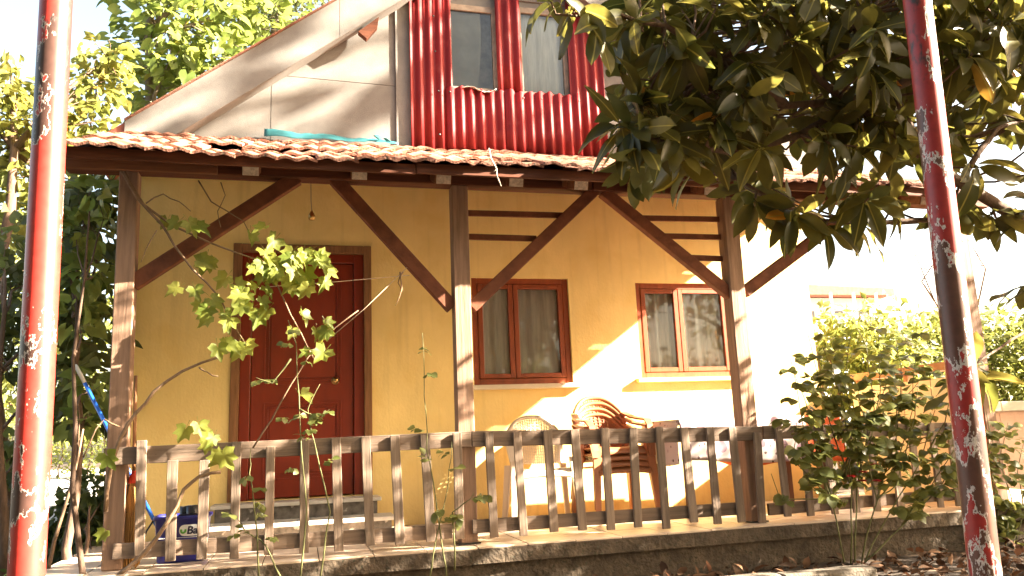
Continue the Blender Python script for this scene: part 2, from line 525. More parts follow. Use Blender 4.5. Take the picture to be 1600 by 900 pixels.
M['litter'] = leafmat('dry_leaf', (0.04, 0.022, 0.012), (0.11, 0.055, 0.025), 0.15, 0.8, 0.2)
M['weed'] = leafmat('weed_leaf', (0.05, 0.09, 0.02), (0.11, 0.15, 0.035), 0.4, 0.5, 0.3)


def cloth_print(name):
    m = bpy.data.materials.new(name)
    m.use_nodes = True
    t = m.node_tree
    b = t.nodes['Principled BSDF']
    tc = t.nodes.new('ShaderNodeTexCoord')
    vo = t.nodes.new('ShaderNodeTexVoronoi'); vo.inputs['Scale'].default_value = 6.0; vo.inputs['Randomness'].default_value = 0.45
    v2 = t.nodes.new('ShaderNodeTexVoronoi'); v2.inputs['Scale'].default_value = 20.0; v2.inputs['Randomness'].default_value = 0.8
    sp = t.nodes.new('ShaderNodeMapping'); sp.inputs['Scale'].default_value = (1, 1, 1)
    t.links.new(tc.outputs['Object'], sp.inputs[0])
    t.links.new(sp.outputs[0], vo.inputs['Vector']); t.links.new(sp.outputs[0], v2.inputs['Vector'])
    r1 = t.nodes.new('ShaderNodeValToRGB')
    r1.color_ramp.elements[0].position = 0.26; r1.color_ramp.elements[0].color = (0.22, 0.13, 0.16, 1)
    r1.color_ramp.elements[1].position = 0.30; r1.color_ramp.elements[1].color = (0.50, 0.43, 0.42, 1)
    t.links.new(vo.outputs['Distance'], r1.inputs[0])
    r2 = t.nodes.new('ShaderNodeValToRGB')
    r2.color_ramp.elements[0].position = 0.20; r2.color_ramp.elements[0].color = (0.16, 0.09, 0.08, 1)
    r2.color_ramp.elements[1].position = 0.25; r2.color_ramp.elements[1].color = (1, 1, 1, 1)
    t.links.new(v2.outputs['Distance'], r2.inputs[0])
    mask = t.nodes.new('ShaderNodeValToRGB')
    mask.color_ramp.elements[0].position = 0.42; mask.color_ramp.elements[0].color = (0, 0, 0, 1)
    mask.color_ramp.elements[1].position = 0.50; mask.color_ramp.elements[1].color = (1, 1, 1, 1)
    t.links.new(vo.outputs['Distance'], mask.inputs[0])
    mx = t.nodes.new('ShaderNodeMixRGB'); mx.blend_type = 'MULTIPLY'
    t.links.new(mask.outputs[0], mx.inputs[0]); t.links.new(r1.outputs[0], mx.inputs[1]); t.links.new(r2.outputs[0], mx.inputs[2])
    t.links.new(mx.outputs[0], b.inputs['Base Color'])
    b.inputs['Roughness'].default_value = 0.8
    return m


M['cloth'] = cloth_print('flower_print_cloth')


def wall_dirt(m):
    """splash dirt near the floor and faint vertical runs on the plaster"""
    t = m.node_tree
    b = t.nodes['Principled BSDF']
    src = b.inputs['Base Color'].links[0].from_socket
    tc = t.nodes.new('ShaderNodeTexCoord')
    sp = t.nodes.new('ShaderNodeSeparateXYZ')
    t.links.new(tc.outputs['Object'], sp.inputs[0])
    nz = t.nodes.new('ShaderNodeTexNoise'); nz.inputs['Scale'].default_value = 9; nz.inputs['Detail'].default_value = 6
    t.links.new(tc.outputs['Object'], nz.inputs['Vector'])
    mr = t.nodes.new('ShaderNodeMapRange'); mr.inputs[1].default_value = 0.28; mr.inputs[2].default_value = 0.62; mr.inputs[3].default_value = 0.62; mr.inputs[4].default_value = 0.0
    t.links.new(sp.outputs['Z'], mr.inputs[0])
    ml = t.nodes.new('ShaderNodeMath'); ml.operation = 'MULTIPLY'
    t.links.new(mr.outputs[0], ml.inputs[0]); t.links.new(nz.outputs[0], ml.inputs[1])
    mp = t.nodes.new('ShaderNodeMapping'); mp.inputs['Scale'].default_value = (7, 7, 0.35)
    t.links.new(tc.outputs['Object'], mp.inputs[0])
    n2 = t.nodes.new('ShaderNodeTexNoise'); n2.inputs['Scale'].default_value = 2.2; n2.inputs['Detail'].default_value = 5
    t.links.new(mp.outputs[0], n2.inputs['Vector'])
    m2 = t.nodes.new('ShaderNodeMapRange'); m2.inputs[1].default_value = 0.55; m2.inputs[2].default_value = 0.75; m2.inputs[3].default_value = 0.0; m2.inputs[4].default_value = 0.16
    t.links.new(n2.outputs[0], m2.inputs[0])
    ad = t.nodes.new('ShaderNodeMath'); ad.operation = 'ADD'; ad.use_clamp = True
    t.links.new(ml.outputs[0], ad.inputs[0]); t.links.new(m2.outputs[0], ad.inputs[1])
    mx = t.nodes.new('ShaderNodeMixRGB'); mx.inputs[2].default_value = (0.30, 0.20, 0.10, 1)
    t.links.new(ad.outputs[0], mx.inputs[0]); t.links.new(src, mx.inputs[1]); t.links.new(mx.outputs[0], b.inputs['Base Color'])


wall_dirt(M['yellow'])


# ------------------------------------------------------------------ leaf templates and foliage
def leaf_tpl(L, W, nseg=4, fold=0.25, droop=0.25, petiole=0.1, pk=0.85, rnd_tip=0.75, twist=0.0, wav=0.0):
    """leaf along +X, normal +Z, base at origin"""
    vs = []
    for i in range(nseg + 1):
        t = i / nseg
        w = W * 0.5 * (math.sin(math.pi * min(1, max(0, t)) ** pk) ** rnd_tip if 0 < t < 1 else 0.06)
        x = petiole * L + t * L * (1 - petiole)
        z = -droop * L * (t ** 2)
        a = twist * t
        for sgn in (1, 0, -1):
            dz = fold * w * abs(sgn) + wav * W * math.sin(t * 9 + sgn * 1.3) * abs(sgn)
            vs.append((x, sgn * w * math.cos(a), z + dz + sgn * w * math.sin(a)))
    fs = []
    for i in range(nseg):
        a = i * 3
        fs += [(a, a + 1, a + 4, a + 3), (a + 1, a + 2, a + 5, a + 4)]
    b = len(vs)
    vs += [(0, 0.004 * L / 0.1, 0), (0, -0.004 * L / 0.1, 0)]
    fs += [(b, b + 1, 1)]
    return vs, fs


def grape_tpl(R, seed=0):
    r_ = random.Random(seed)
    cup = r_.uniform(-.5, .15); vf = r_.uniform(0, .5)
    vs = [(0.02 * R, 0, 0.0)]
    ang = []
    spec = [(-165, .35), (-140, .62), (-120, .60), (-100, .80), (-82, .62), (-66, .60), (-48, .95), (-36, .78), (-24, .66), (-12, .92), (0, 1.15), (12, .92), (24, .66), (36, .78), (48, .95),
            (66, .60), (82, .62), (100, .80), (120, .60), (140, .62), (165, .35)]
    for a, q in spec:
        a = math.radians(a)
        q = q * R * r_.uniform(0.9, 1.08)
        z = cup * R * (q / R) ** 2 + r_.uniform(-.08, .08) * R + 0.10 * R * abs(math.sin(a * 2)) + vf * q * abs(math.sin(a))
        vs.append((q * math.cos(a) + 0.25 * R, q * math.sin(a), z))
    vs[0] = (0.25 * R, 0, 0.03 * R)
    fs = [(0, i, i + 1) for i in range(1, len(spec))]
    b = len(vs)
    vs += [(-0.55 * R, 0.02 * R, 0.12 * R), (-0.55 * R, -0.02 * R, 0.12 * R)]
    fs.append((b, b + 1, 0))
    return vs, fs


def heart_tpl(L, seed=0):
    vs = [(0.35 * L, 0, 0)]
    spec = [(-150, .42), (-115, .48), (-80, .50), (-45, .50), (-18, .60), (0, .78), (18, .60), (45, .50), (80, .50), (115, .48), (150, .42)]
    for a, q in spec:
        a = math.radians(a)
        vs.append((0.35 * L + q * L * math.cos(a), q * L * math.sin(a) * 0.9, -0.10 * L * (q / .5) ** 2 + 0.12 * L * abs(math.sin(a))))
    fs = [(0, i, i + 1) for i in range(1, len(spec))]
    return vs, fs


def leaf_mat4(p, axis, nrm, s=1.0):
    x = Vector(axis).normalized()
    n = Vector(nrm)
    y = n.cross(x)
    if y.length < 1e-4: y = x.orthogonal()
    y.normalize()
    z = x.cross(y)
    p = Vector(p)
    return Matrix(((x.x * s, y.x * s, z.x * s, p.x), (x.y * s, y.y * s, z.y * s, p.y), (x.z * s, y.z * s, z.z * s, p.z), (0, 0, 0, 1)))


def rvec(r=rnd):
    while True:
        v = Vector((r.uniform(-1, 1), r.uniform(-1, 1), r.uniform(-1, 1)))
        if 0.05 < v.length < 1: return v.normalized()


def foliage(root, tpls, mats4, m, nobj=0, name='leaf', rest='foliage', stuff_parent=None):
    """nobj leaves that show largest become objects of their own, the rest one stuff mesh"""
    def score(Mx):
        x, y, d = project(Mx.to_translation())
        if d <= 0.05: return -1
        inf = -60 < x < 1660 and -60 < y < 960
        return (Mx.to_scale().x / d) * (1 if inf else 0.01)
    order = sorted(range(len(mats4)), key=lambda i: -score(mats4[i]))
    meshes = []
    for vs, fs in tpls:
        mb = MB(); mb.add(vs, fs, True)
        meshes.append(mb.mesh(name, m))
    for i in order[:nobj]:
        put(name, meshes[i % len(tpls)], root, mats4[i])
    restl = order[nobj:]
    if restl:
        o = org(root)
        V = []; F = []
        base = 0
        arr = [np.array(t[0] if True else 0) for t in tpls]
        for i in restl:
            k = i % len(tpls)
            Mx = np.array(mats4[i])
            v = arr[k] @ Mx[:3, :3].T + Mx[:3, 3] - np.array(o)
            V.append(v)
            F += [tuple(a + base for a in f) for f in tpls[k][1]]
            base += len(v)
        me = bpy.data.meshes.new(rest)
        me.from_pydata(np.concatenate(V).tolist(), [], F)
        me.polygons.foreach_set('use_smooth', [True] * len(F))
        me.materials.append(m)
        ob = bpy.data.objects.new(rest, me)
        col.objects.link(ob)
        if root:
            ob.parent = root
            ORG[ob.name] = org(root)
        ob['kind'] = 'stuff'
        return ob


def wiggle(p, q, n, amp, r=rnd):
    p = Vector(p); q = Vector(q)
    L = (q - p).length
    out = [p]
    off = Vector((0, 0, 0))
    for i in range(1, n):
        off = off * 0.7 + rvec(r) * amp * L * 0.5
        out.append(p.lerp(q, i / n) + off)
    out.append(q)
    return out


# ================================================================== THE SETTING
def ground_z(x, y):
    z = -0.30
    if y < -1.5: z = -0.30 - 0.25 * min(1, (-1.5 - y) / 1.5)
    if y > 3 and x > 5: z += 0.02 * min(30, y - 3)
    return z


mb = MB()
gx = [-150, -80, -40, -20, -12, -8, -6, -4, -3, -2, -1, 0, 1, 2, 3, 4, 5, 6, 8, 10, 14, 20, 30, 50, 90, 160]
gy = [-40, -20, -10, -7, -5, -4, -3, -2.5, -2, -1.5, -1, -.5, 0, 1, 2, 3, 4, 6, 8, 10, 14, 20, 30, 50, 90, 200]
vs = [(x, y, ground_z(x, y) + (rnd.uniform(-.02, .02) if abs(x) < 10 and abs(y) < 10 else 0)) for y in gy for x in gx]
fs = [(j * len(gx) + i, j * len(gx) + i + 1, (j + 1) * len(gx) + i + 1, (j + 1) * len(gx) + i) for j in range(len(gy) - 1) for i in range(len(gx) - 1)]
mb.add(vs, fs, True)
tag(mb.build('ground', M['soil']), kind='structure')

mb = MB()
mb.grid(6, 8, lambda u, v: (-16 + u * 12.2 - v * 4, 6.5 + v * 26, -0.285 + 0.55 * v), True)
tag(mb.build('yard_paving', M['paving']), kind='structure')

# porch base: plinth, edge beam, grouted slab and the floor tiles on it
PX0, PX1, PYF, PYB = -2.62, 5.6, -0.24, 1.5
mb = MB()
mb.grid(60, 8, lambda u, v: (PX0 + u * (PX1 - PX0), PYF + 0.05 + rnd.uniform(-.012, .012), -0.55 + v * 0.44), True)
mb.box((PX0, PYF + 0.075, -0.55), (PX1, PYB - 0.01, -0.115))
tag(mb.build('porch_plinth', M['concrete']), kind='structure')
floor = tag(MB().box((PX0 - .01, PYF, -0.11), (PX1 + .01, PYB + .02, -0.012), 0.006).build('porch_floor', M['concrete']), kind='structure')
ft = MB().box((-.163, -.163, -.012), (.163, .163, 0.0), 0.002).mesh('floor_tile', M['floortile'])
n = 0
for j in range(6):
    for i in range(25):
        x = PX0 + 0.17 + i * 0.332
        y = PYF + 0.165 + j * 0.332
        if y > PYB + .1 or x > PX1: continue
        put('floor_tile', ft, floor, Matrix.Translation((x, y, rnd.uniform(-.0015, .0015))) @ Matrix.Rotation(rnd.uniform(-.003, .003), 4, 'Z'))

# kerb of the flower bed
k0 = at(1080, 893, -1.35); k1 = at(1352, 889, -1.35)
kz = (k0.z + k1.z) / 2
kb = thing('garden_kerb', (k0.x, -1.35, kz - .3), 'low concrete kerb edging the flower bed below the porch', 'kerb')
x = k0.x - .75
while x < k1.x - .05:
    x2 = min(x + .62, k1.x)
    MB().box((x, -1.47, kz - .45), (x2 - .008, -1.35, kz + rnd.uniform(-.006, .004)), 0.015).build('kerb_stone', M['kerb'], kb)
    x = x2


# ================================================================== HOUSE
WY = 1.5                        # front wall plane
HX0, HX1 = -2.52, 3.97
RID = 0.85
house = thing('house', (RID, WY, -0.3), 'yellow plastered house with white gable, red corrugated panel and brown door', 'house')


def wall_with_holes(x0, x1, z0, z1, holes, y0, y1, name, m, parent):
    xs = sorted({x0, x1, *[h[0] for h in holes], *[h[1] for h in holes]})
    zs = sorted({z0, z1, *[h[2] for h in holes], *[h[3] for h in holes]})
    mb = MB()
    def inhole(cx, cz):
        return any(h[0] < cx < h[1] and h[2] < cz < h[3] for h in holes)
    for i in range(len(xs) - 1):
        for j in range(len(zs) - 1):
            a, b, c, d = xs[i], xs[i + 1], zs[j], zs[j + 1]
            if inhole((a + b) / 2, (c + d) / 2): continue
            mb.add([(a, y0, c), (b, y0, c), (b, y0, d), (a, y0, d)], [(0, 1, 2, 3)])
            mb.add([(a, y1, c), (b, y1, c), (b, y1, d), (a, y1, d)], [(3, 2, 1, 0)])
    for a, b, c, d in holes:
        mb.add([(a, y0, c), (a, y1, c), (a, y1, d), (a, y0, d)], [(0, 1, 2, 3)])
        mb.add([(b, y0, c), (b, y1, c), (b, y1, d), (b, y0, d)], [(3, 2, 1, 0)])
        mb.add([(a, y0, c), (b, y0, c), (b, y1, c), (a, y1, c)], [(0, 1, 2, 3)])
        mb.add([(a, y0, d), (b, y0, d), (b, y1, d), (a, y1, d)], [(3, 2, 1, 0)])
    mb.add([(x0, y0, z0), (x0, y1, z0), (x0, y1, z1), (x0, y0, z1)], [(0, 1, 2, 3)])
    mb.add([(x1, y0, z0), (x1, y1, z0), (x1, y1, z1), (x1, y0, z1)], [(3, 2, 1, 0)])
    return mb.build(name, m, parent)


DX0, DX1, DZ0, DZ1 = -1.645, -0.485, 0.27, 2.42
W1 = (0.42, 1.355, 1.165, 2.15)
W2 = (2.04, 3.06, 1.195, 2.12)
wall = wall_with_holes(HX0, HX1, -0.3, 3.30, [(DX0, DX1, DZ0, DZ1), W1, W2], WY, WY + .24, 'wall', M['yellow'], house)
MB().box((HX1 - .24, WY + .243, -.3), (HX1, 8.5, 3.3)).build('wall', M['yellow'], house)
MB().box((HX0, WY + .243, -.3), (HX0 + .24, 8.5, 3.3)).build('wall', M['yellow'], house)
MB().box((HX0 + .243, 8.26, -.3), (HX1 - .243, 8.5, 3.3)).build('wall', M['yellow'], house)
MB().box((HX0 + .25, WY + .25, 3.15), (HX1 - .25, 8.2, 3.28)).build('ceiling', M['cream'], house)
MB().box((HX0 + .25, WY + .25, -.1), (HX1 - .25, 8.2, 0.0)).build('floor', M['grout'], house)

# gable wall with attic openings and the roof
A1 = (0.255, 0.755, 3.985, 4.90)
A2 = (0.968, 1.485, 3.985, 4.94)
RS = 0.755


RZ = 5.93


def barge_top(x): return RZ - RS * abs(x - RID)


gw = MB()
gy0, gy1 = WY + .01, WY + .12
# gable core as strips so the window openings stay open
xs = sorted({HX0, HX1, RID, A1[0], A1[1], A2[0], A2[1]})
for i in range(len(xs) - 1):
    a, b = xs[i], xs[i + 1]
    ta, tb = barge_top(a) - .14, barge_top(b) - .14
    c = (a + b) / 2
    h = next((q for q in (A1, A2) if q[0] < c < q[1]), None)
    if h:
        gw.prism([(a, 3.302), (b, 3.302), (b, h[2]), (a, h[2])], gy0, gy1)
        gw.prism([(a, h[3]), (b, h[3]), (b, tb), (a, ta)], gy0, gy1)
    elif tb > 3.302 and ta > 3.302:
        gw.prism([(a, 3.302), (b, 3.302), (b, tb), (a, ta)], gy0, gy1)
    else:
        gw.prism([(a, 3.302), (b, 3.302), (b, max(tb, 3.31)), (a, max(ta, 3.31))], gy0, gy1)
gw.build('gable_wall', M['cement'], house)


def gline(px): return at(px[0], px[1], WY)


def uz(x): return barge_top(x) - .16


ys = WY - .006
sx = -0.245                     # left edge of the narrow strip beside the red sheets
pl = lambda *pts: list(pts)
# lower left boards, upper left board, narrow strip, right boards (3-4 mm joints)
s1 = gline((435, 118)); s2 = gline((640, 137))
jz = lambda x: s1.z + (s2.z - s1.z) * (x - s1.x) / (s2.x - s1.x)
vx = gline((423, 190)).x
xl = RID - (RZ - .16 - 3.33) / RS
xe = RID - (RZ - .16 - jz(-1.5)) / RS
MB().prism(pl((xl, 3.33), (vx - .003, 3.33), (vx - .003, jz(vx) - .003), (xe, jz(xe) - .003)), ys, gy0 - .002).build('gable_board', M['cement'], house)
MB().prism(pl((vx + .003, 3.33), (sx - .003, 3.33), (sx - .003, jz(sx) - .003), (vx + .003, jz(vx) - .003)), ys, gy0 - .002).build('gable_board', M['cement'], house)
MB().prism(pl((xe + .01, jz(xe) + .003), (sx - .003, jz(sx) + .003), (sx - .003, uz(sx))), ys + .001, gy0 - .002).build('gable_board', M['cement'], house)
MB().prism(pl((sx, 3.33), (-.10, 3.33), (-.10, uz(-.10)), (sx, uz(sx))), ys - .02, gy0 - .002).build('gable_board', M['cement'], house)
MB().prism(pl((1.80, 3.33), (3.0, 3.33), (3.0, uz(3.0)), (1.80, uz(1.80))), ys, gy0 - .002).build('gable_board', M['cement'], house)
MB().prism(pl((3.005, 3.33), (RID + (RZ - .16 - 3.34) / RS, 3.33), (3.005, uz(3.005))), ys, gy0 - .002).build('gable_board', M['cement'], house)
MB().prism(pl((-.095, 5.0), (1.795, 5.0), (1.795, uz(1.795)), (RID, uz(RID)), (-.095, uz(-.095))), ys, gy0 - .002).build('gable_board', M['cement'], house)


def corrugated(x0, x1, z0, z1, y, lean=0.0, jag=0.0):
    n = int(round((x1 - x0) / 0.0975 * 8))
    rr = random.Random(int(x0 * 1000))
    tops = [rr.uniform(-jag, jag) for _ in range(n + 2)]
    def fn(u, v):
        x = x0 + u * (x1 - x0)
        zz = z0 + v * (z1 - z0)
        if v == 1: zz += tops[int(u * n / 4)] + jag * 1.2 * math.cos(2 * math.pi * x / 0.39)
        return (x + lean * (zz - 3.4), y - 0.019 * math.cos(2 * math.pi * (x + .02) / 0.0975), zz)
    return MB().grid(n, 3, fn, True).build('corrugated_sheet', M['redsheet'], house, solid=0.004)


cy = WY - .045
corrugated(-.115, 0.285, 3.36, 5.06, cy)
corrugated(0.225, 0.86, 3.37, 3.985, cy - .010, jag=.008)
corrugated(0.80, 1.55, 3.36, 3.995, cy - .019, jag=.007)
corrugated(0.735, 0.985, 3.98, 5.06, cy - .004)
corrugated(1.475, 1.83, 3.37, 5.06, cy - .009)
# nail heads
for (px, py) in ((677, 25), (680, 80), (685, 142), (703, 143), (818, 153), (846, 154), (905, 158), (687, 210)):
    p = at(px, py, cy - .035)
    MB().lathe((0, 0, 0), [(0.0, 0.006), (0.011, 0.003), (0.012, 0)], 8).v
    nb = MB(); nb.lathe((0, 0, 0), [(0.0005, 0.006), (0.010, 0.003), (0.011, 0)], 8)
    nb.v = [(p.x + v[0], p.y - v[2], p.z + v[1]) for v in nb.v]
    nb.build('nail_head', M['black'], house)


def attic_window(A, kind):
    a, b, c, d = A
    w = MB()
    y = WY + .005
    t = .045
    w.box((a, y, c), (a + t, y + .05, d), .003); w.box((b - t, y, c), (b, y + .05, d), .003)
    w.box((a + t, y + .002, c), (b - t, y + .048, c + t), .003); w.box((a + t, y + .002, d - t * 1.4), (b - t, y + .048, d), .003)
    fr = w.build('window', M['oldframe'], house)
    MB().box((a + t - .004, y + .018, c + t - .004), (b - t + .004, y + .023, d - t)).build('pane', M['glass'], fr)
    if kind == 0:
        g = MB()
        x0, x1 = a + .02, a + (b - a) * .60
        g.grid(12, 10, lambda u, v: (x0 + u * (x1 - x0) - .06 * (v < .3) * u * (1 - v / .3) * 0 + (.05 * u * math.sin(v * 2)), y + .045 + .006 * math.sin(u * 9 + v * 3), c + .02 + v * (d - c - .04)), True)
        g.build('blind', M['paper'], fr, solid=.003)
        MB().box((a + .01, y + .16, c), (b - .01, y + .165, d)).build('backing_board', M['oldframe'], fr)
    else:
        MB().grid(16, 4, lambda u, v: (a + .01 + u * (b - a - .02), y + .07 + .012 * math.sin(u * 22), c + v * (d - c)), True).build('curtain', M['curtain'], fr, solid=.003)
    return fr


attic_window(A1, 0)
attic_window(A2, 1)
# crumpled plastic scrap on the left attic sill
p0 = at(722, 137, WY - .08); p1 = at(776, 149, WY - .08)
MB().grid(14, 5, lambda u, v: (p0.x + u * (p1.x - p0.x), WY - .085 + v * .11 + rnd.uniform(-.008, .008), 4.005 - u * .0 + .025 * math.sin(u * 7) * (1 - v) + rnd.uniform(-.006, .006) - (1 - v) * .035), True).build('plastic_scrap', M['scrap'], house, solid=.002)
MB().grid(8, 6, lambda u, v: (1.0 + u * .13 * (1 - .6 * v), WY + .028 - v * .0 + rnd.uniform(-.003, .003), 3.99 + v * .10 * (1 - .5 * u)), True).build('plastic_scrap', M['scrap'], house, solid=.002)

# bargeboards in lengths, soffit, roof slabs
BY = 1.30
for sgn in (-1, 1):
    cuts = [0.0, 1.62, 3.36] if sgn < 0 else [0.0, 1.9, 3.36]
    for i in range(len(cuts) - 1):
        a, b = RID + sgn * (cuts[i] + .002), RID + sgn * (cuts[i + 1] - .002)
        def bb(x): return barge_top(x) - .37 - .03 * abs(x - RID) * .3
        poly = [(a, bb(a)), (b, bb(b)), (b, barge_top(b) - .005), (a, barge_top(a) - .005)]
        if sgn < 0: poly = [(x, z) for x, z in poly][::-1]
        MB().prism(poly, BY - .004 * i, BY + .018).build('bargeboard', M['cement'], house)
    a, b = RID, RID + sgn * 3.36
    so = MB(); so.prism([(a, barge_top(a) - .36), (b, barge_top(b) - .385), (b, barge_top(b) - .37), (a, barge_top(a) - .345)], BY + .02, WY - .03)
    so.build('soffit_board', M['cement'], house)
    rf = MB(); rf.prism([(a, barge_top(a) - .10), (b + sgn * .25, barge_top(b + sgn * .25) - .10), (b + sgn * .25, barge_top(b + sgn * .25)), (a, barge_top(a))], BY + .019, 8.9)
    rf.build('roof', M['redroof'], house)
    ed = MB(); ed.prism([(a, barge_top(a) + .001), (b, barge_top(b) + .001), (b, barge_top(b) + .012), (a, barge_top(a) + .012)], BY - .03, BY + .12)
    ed.build('roof_edge', M['tile'], house)
tp = at(583, 172 - 20, BY + .1)
bq = [at(px, py, BY + .03) for px, py in ((560, 49), (592, 26), (590, 41), (573, 60))]
MB().prism([(q.x, q.z) for q in bq], BY + .03, BY + .10).build('rafter_block', M['wood_dark'], house)

# door
jb = MB()
jy = WY - .018
jb.box((DX0, jy, DZ0), (DX0 + .07, WY + .16, DZ1), .004)
jb.box((DX1 - .065, jy, DZ0), (DX1, WY + .16, DZ1), .004)
jb.box((DX0 + .07, jy + .002, DZ1 - .07), (DX1 - .065, WY + .158, DZ1 - .001), .004)
jb.build('door_frame', M['jamb'], house)
ds = MB()
ds.box((DX0 + .071, WY + .03, DZ0 + .002), (DX0 + .155, WY + .10, DZ1 - .072), .004)
ds.box((DX1 - .15, WY + .03, DZ0 + .002), (DX1 - .066, WY + .10, DZ1 - .072), .004)
ds.box((DX0 + .156, WY + .032, DZ1 - .15), (DX1 - .151, WY + .098, DZ1 - .073), .004)
ds.build('inner_door_frame', M['door'], house)
lx0, lx1, lz0, lz1 = DX0 + .160, DX1 - .155, DZ0 + .012, DZ1 - .155
door = MB().box((lx0, WY + .06, lz0), (lx1, WY + .105, lz1), .003).build('door', M['door'], house)
for a, b, c, d in ((lx0 + .10, lx1 - .10, lz0 + .14, lz0 + .78), (lx0 + .10, lx1 - .10, lz0 + .93, lz1 - .12)):
    pm = MB()
    for q in range(2):
        k = q * .035
        t = .014 if q == 0 else .008
        pm.box((a + k, WY + .054 - q * .004, c + k), (a + k + t, WY + .061, d - k), .002)
        pm.box((b - k - t, WY + .054 - q * .004, c + k), (b - k, WY + .061, d - k), .002)
        pm.box((a + k + t, WY + .0545 - q * .004, c + k), (b - k - t, WY + .061, c + k + t), .002)
        pm.box((a + k + t, WY + .0545 - q * .004, d - k - t), (b - k - t, WY + .061, d - k), .002)
    pm.box((a + .055, WY + .052, c + .055), (b - .055, WY + .061, d - .055), .006)
    pm.build('door_panel', M['door'], door)
kp = at(524, 594, WY + .03)
kn = MB()
kn.lathe((0, 0, 0), [(0.0005, .062), (.018, .060), (.026, .048), (.024, .034), (.012, .026), (.011, .010), (.034, .008), (.036, .0)], 20)
kn.v = [(kp.x + v[0], WY + .06 - v[2], kp.z + v[1]) for v in kn.v]
kn.build('door_knob', M['brass'], door)

# two steps below the door: marble treads, dark veined risers
for (zt, yf, x0, x1) in ((DZ0 - .005, WY - .30, -1.74, -.44), (DZ0 / 2, WY - .62, -1.80, -.36)):
    st = MB().box((x0 + .03, yf + .035, 0.001 if zt < .2 else .05), (x1 - .03, WY - .002 if zt > .2 else WY - .27, zt - .032)).build('step', M['darkmarble'], house)
    MB().box((x0, yf, zt - .030), (x1, WY - .001 if zt > .2 else WY - .266, zt), .004).build('tread', M['marble'], st)


# windows
def window(W, mull, curtains):
    a, b, c, d = W
    y = WY + .025
    t = .055
    w = MB()
    w.box((a, y, c), (a + t, y + .07, d), .004); w.box((b - t, y, c), (b, y + .07, d), .004)
    w.box((a + t, y + .002, c), (b - t, y + .068, c + t), .004); w.box((a + t, y + .002, d - t), (b - t, y + .068, d), .004)
    fr = w.build('window', M['winframe'], house)
    for (xa, xb) in ((a + t + .003, mull - .003), (mull + .003, b - t - .003)):
        s = .045
        m = MB()
        yy = y - .006
        m.box((xa, yy, c + t + .003), (xa + s, yy + .045, d - t - .003), .004); m.box((xb - s, yy, c + t + .003), (xb, yy + .045, d - t - .003), .004)
        m.box((xa + s, yy + .002, c + t + .003), (xb - s, yy + .043, c + t + s), .004); m.box((xa + s, yy + .002, d - t - s), (xb - s, yy + .043, d - t - .003), .004)
        sa = m.build('sash', M['winframe'], fr)
        MB().box((xa + s - .004, yy + .018, c + t + s - .004), (xb - s + .004, yy + .023, d - t - s + .004)).build('pane', M['glass'], fr)
    for (xa, xb, ph) in curtains:
        MB().grid(70, 6, lambda u, v: (xa + u * (xb - xa), y + .060 + .016 * math.sin(u * (xb - xa) * 52 + ph + .35 * math.sin(v * 4)) + .010 * math.sin(u * 21 + ph), c + .01 + v * (d - c - .02)), True).build('curtain', M['curtain'], fr, solid=.002)
    MB().box((a - .06, WY - .055, c - .045), (b + .06, WY + .024, c - .002), .006).build('sill', M['yellow' if W is W2 else 'cream'], fr)
    return fr


window(W1, 0.815, [(W1[0] + .03, .80, 0.), (.83, W1[1] - .04, 2.)])
window(W2, 2.49, [(W2[0] + .03, 2.46, 1.), (2.52, W2[1] - .04, 3.)])

# teal tarp strip lying on the tiles against the gable
ta = at(413, 205, WY - .06); tb = at(622, 217, WY - .06)
tp = thing('tarp_strip', (ta.x, WY - .1, 3.4), 'narrow teal tarp strip tucked along the foot of the white gable', 'tarp')
MB().grid(30, 4, lambda u, v: (ta.x + u * (tb.x - ta.x), WY - .05 - .05 * (1 - v) + rnd.uniform(-.004, .004), 3.37 + v * (.085 - .045 * u) + .007 * math.sin(u * 17) + rnd.uniform(-.005, .005)), True).build('sheet', M['teal'], tp, solid=.002)
pf = at(592, 214, WY - .12)
MB().grid(8, 4, lambda u, v: (pf.x + u * .12 - .05 * v, WY - .11 + .03 * u, 3.39 + v * .04 * (1 - u) + .03 * math.sin(u * 3.1)), True).build('folded_corner', M['teal'], tp, solid=.004)

# ================================================================== PORCH (posts, beam, braces, rafters, boards, tiles)
porch = thing('porch', (1.0, 0, 0), 'open timber porch with braced posts and terracotta tiled lean-to roof', 'porch')
POSTS = [(-2.145, .115, (182 + 217) / 2, 281, 178, 870), (0.0, .118, 716.5, 296, 731, 845), (2.2, .125, 1139, 345, 1165, 660), (4.42, .12, 0, 0, 0, 0)]
lean = []
for i, (x, w, ax, ay, bx, by) in enumerate(POSTS):
    if i < 3:
        t = at(ax, ay, 0); b = at(bx, by, 0)
        k = (t.x - b.x) / (t.z - b.z)
        k *= 0.55
        xb = b.x - k * b.z * 1.0
    else:
        k = 0; xb = x
    lean.append((xb, k))
    pm = MB()
    pm.beam((xb, 0, 0.003), (xb + k * 2.5, 0, 2.498), w, w, up=(0, 1, 0), bev=.006)
    pm.build('post', M['wood_post'], porch)
    if i > 0:
        MB().box((xb - .075, -.075, .002), (xb + .075, .075, .012)).build('base_plate', M['black'], porch)
# beam in two lengths
BZ0, BZ1 = 2.50, 2.625
MB().box((-2.56, -.062, BZ0), (1.05, .062, BZ1), .006).build('beam', M['wood_dark'], porch)
MB().box((1.056, -.060, BZ0 + .003), (4.75, .064, BZ1 + .002), .006).build('beam', M['wood_dark'], porch)


def brace(pa, pb, w=.085, t=.07, y=0.0):
    a = at(pa[0], pa[1], y); b = at(pb[0], pb[1], y)
    d = (b - a).normalized()
    MB().beam(a - d * .02, b + d * .10, w, t, up=(0, 1, 0), bev=.005).build('brace', M['wood_diag'], porch)


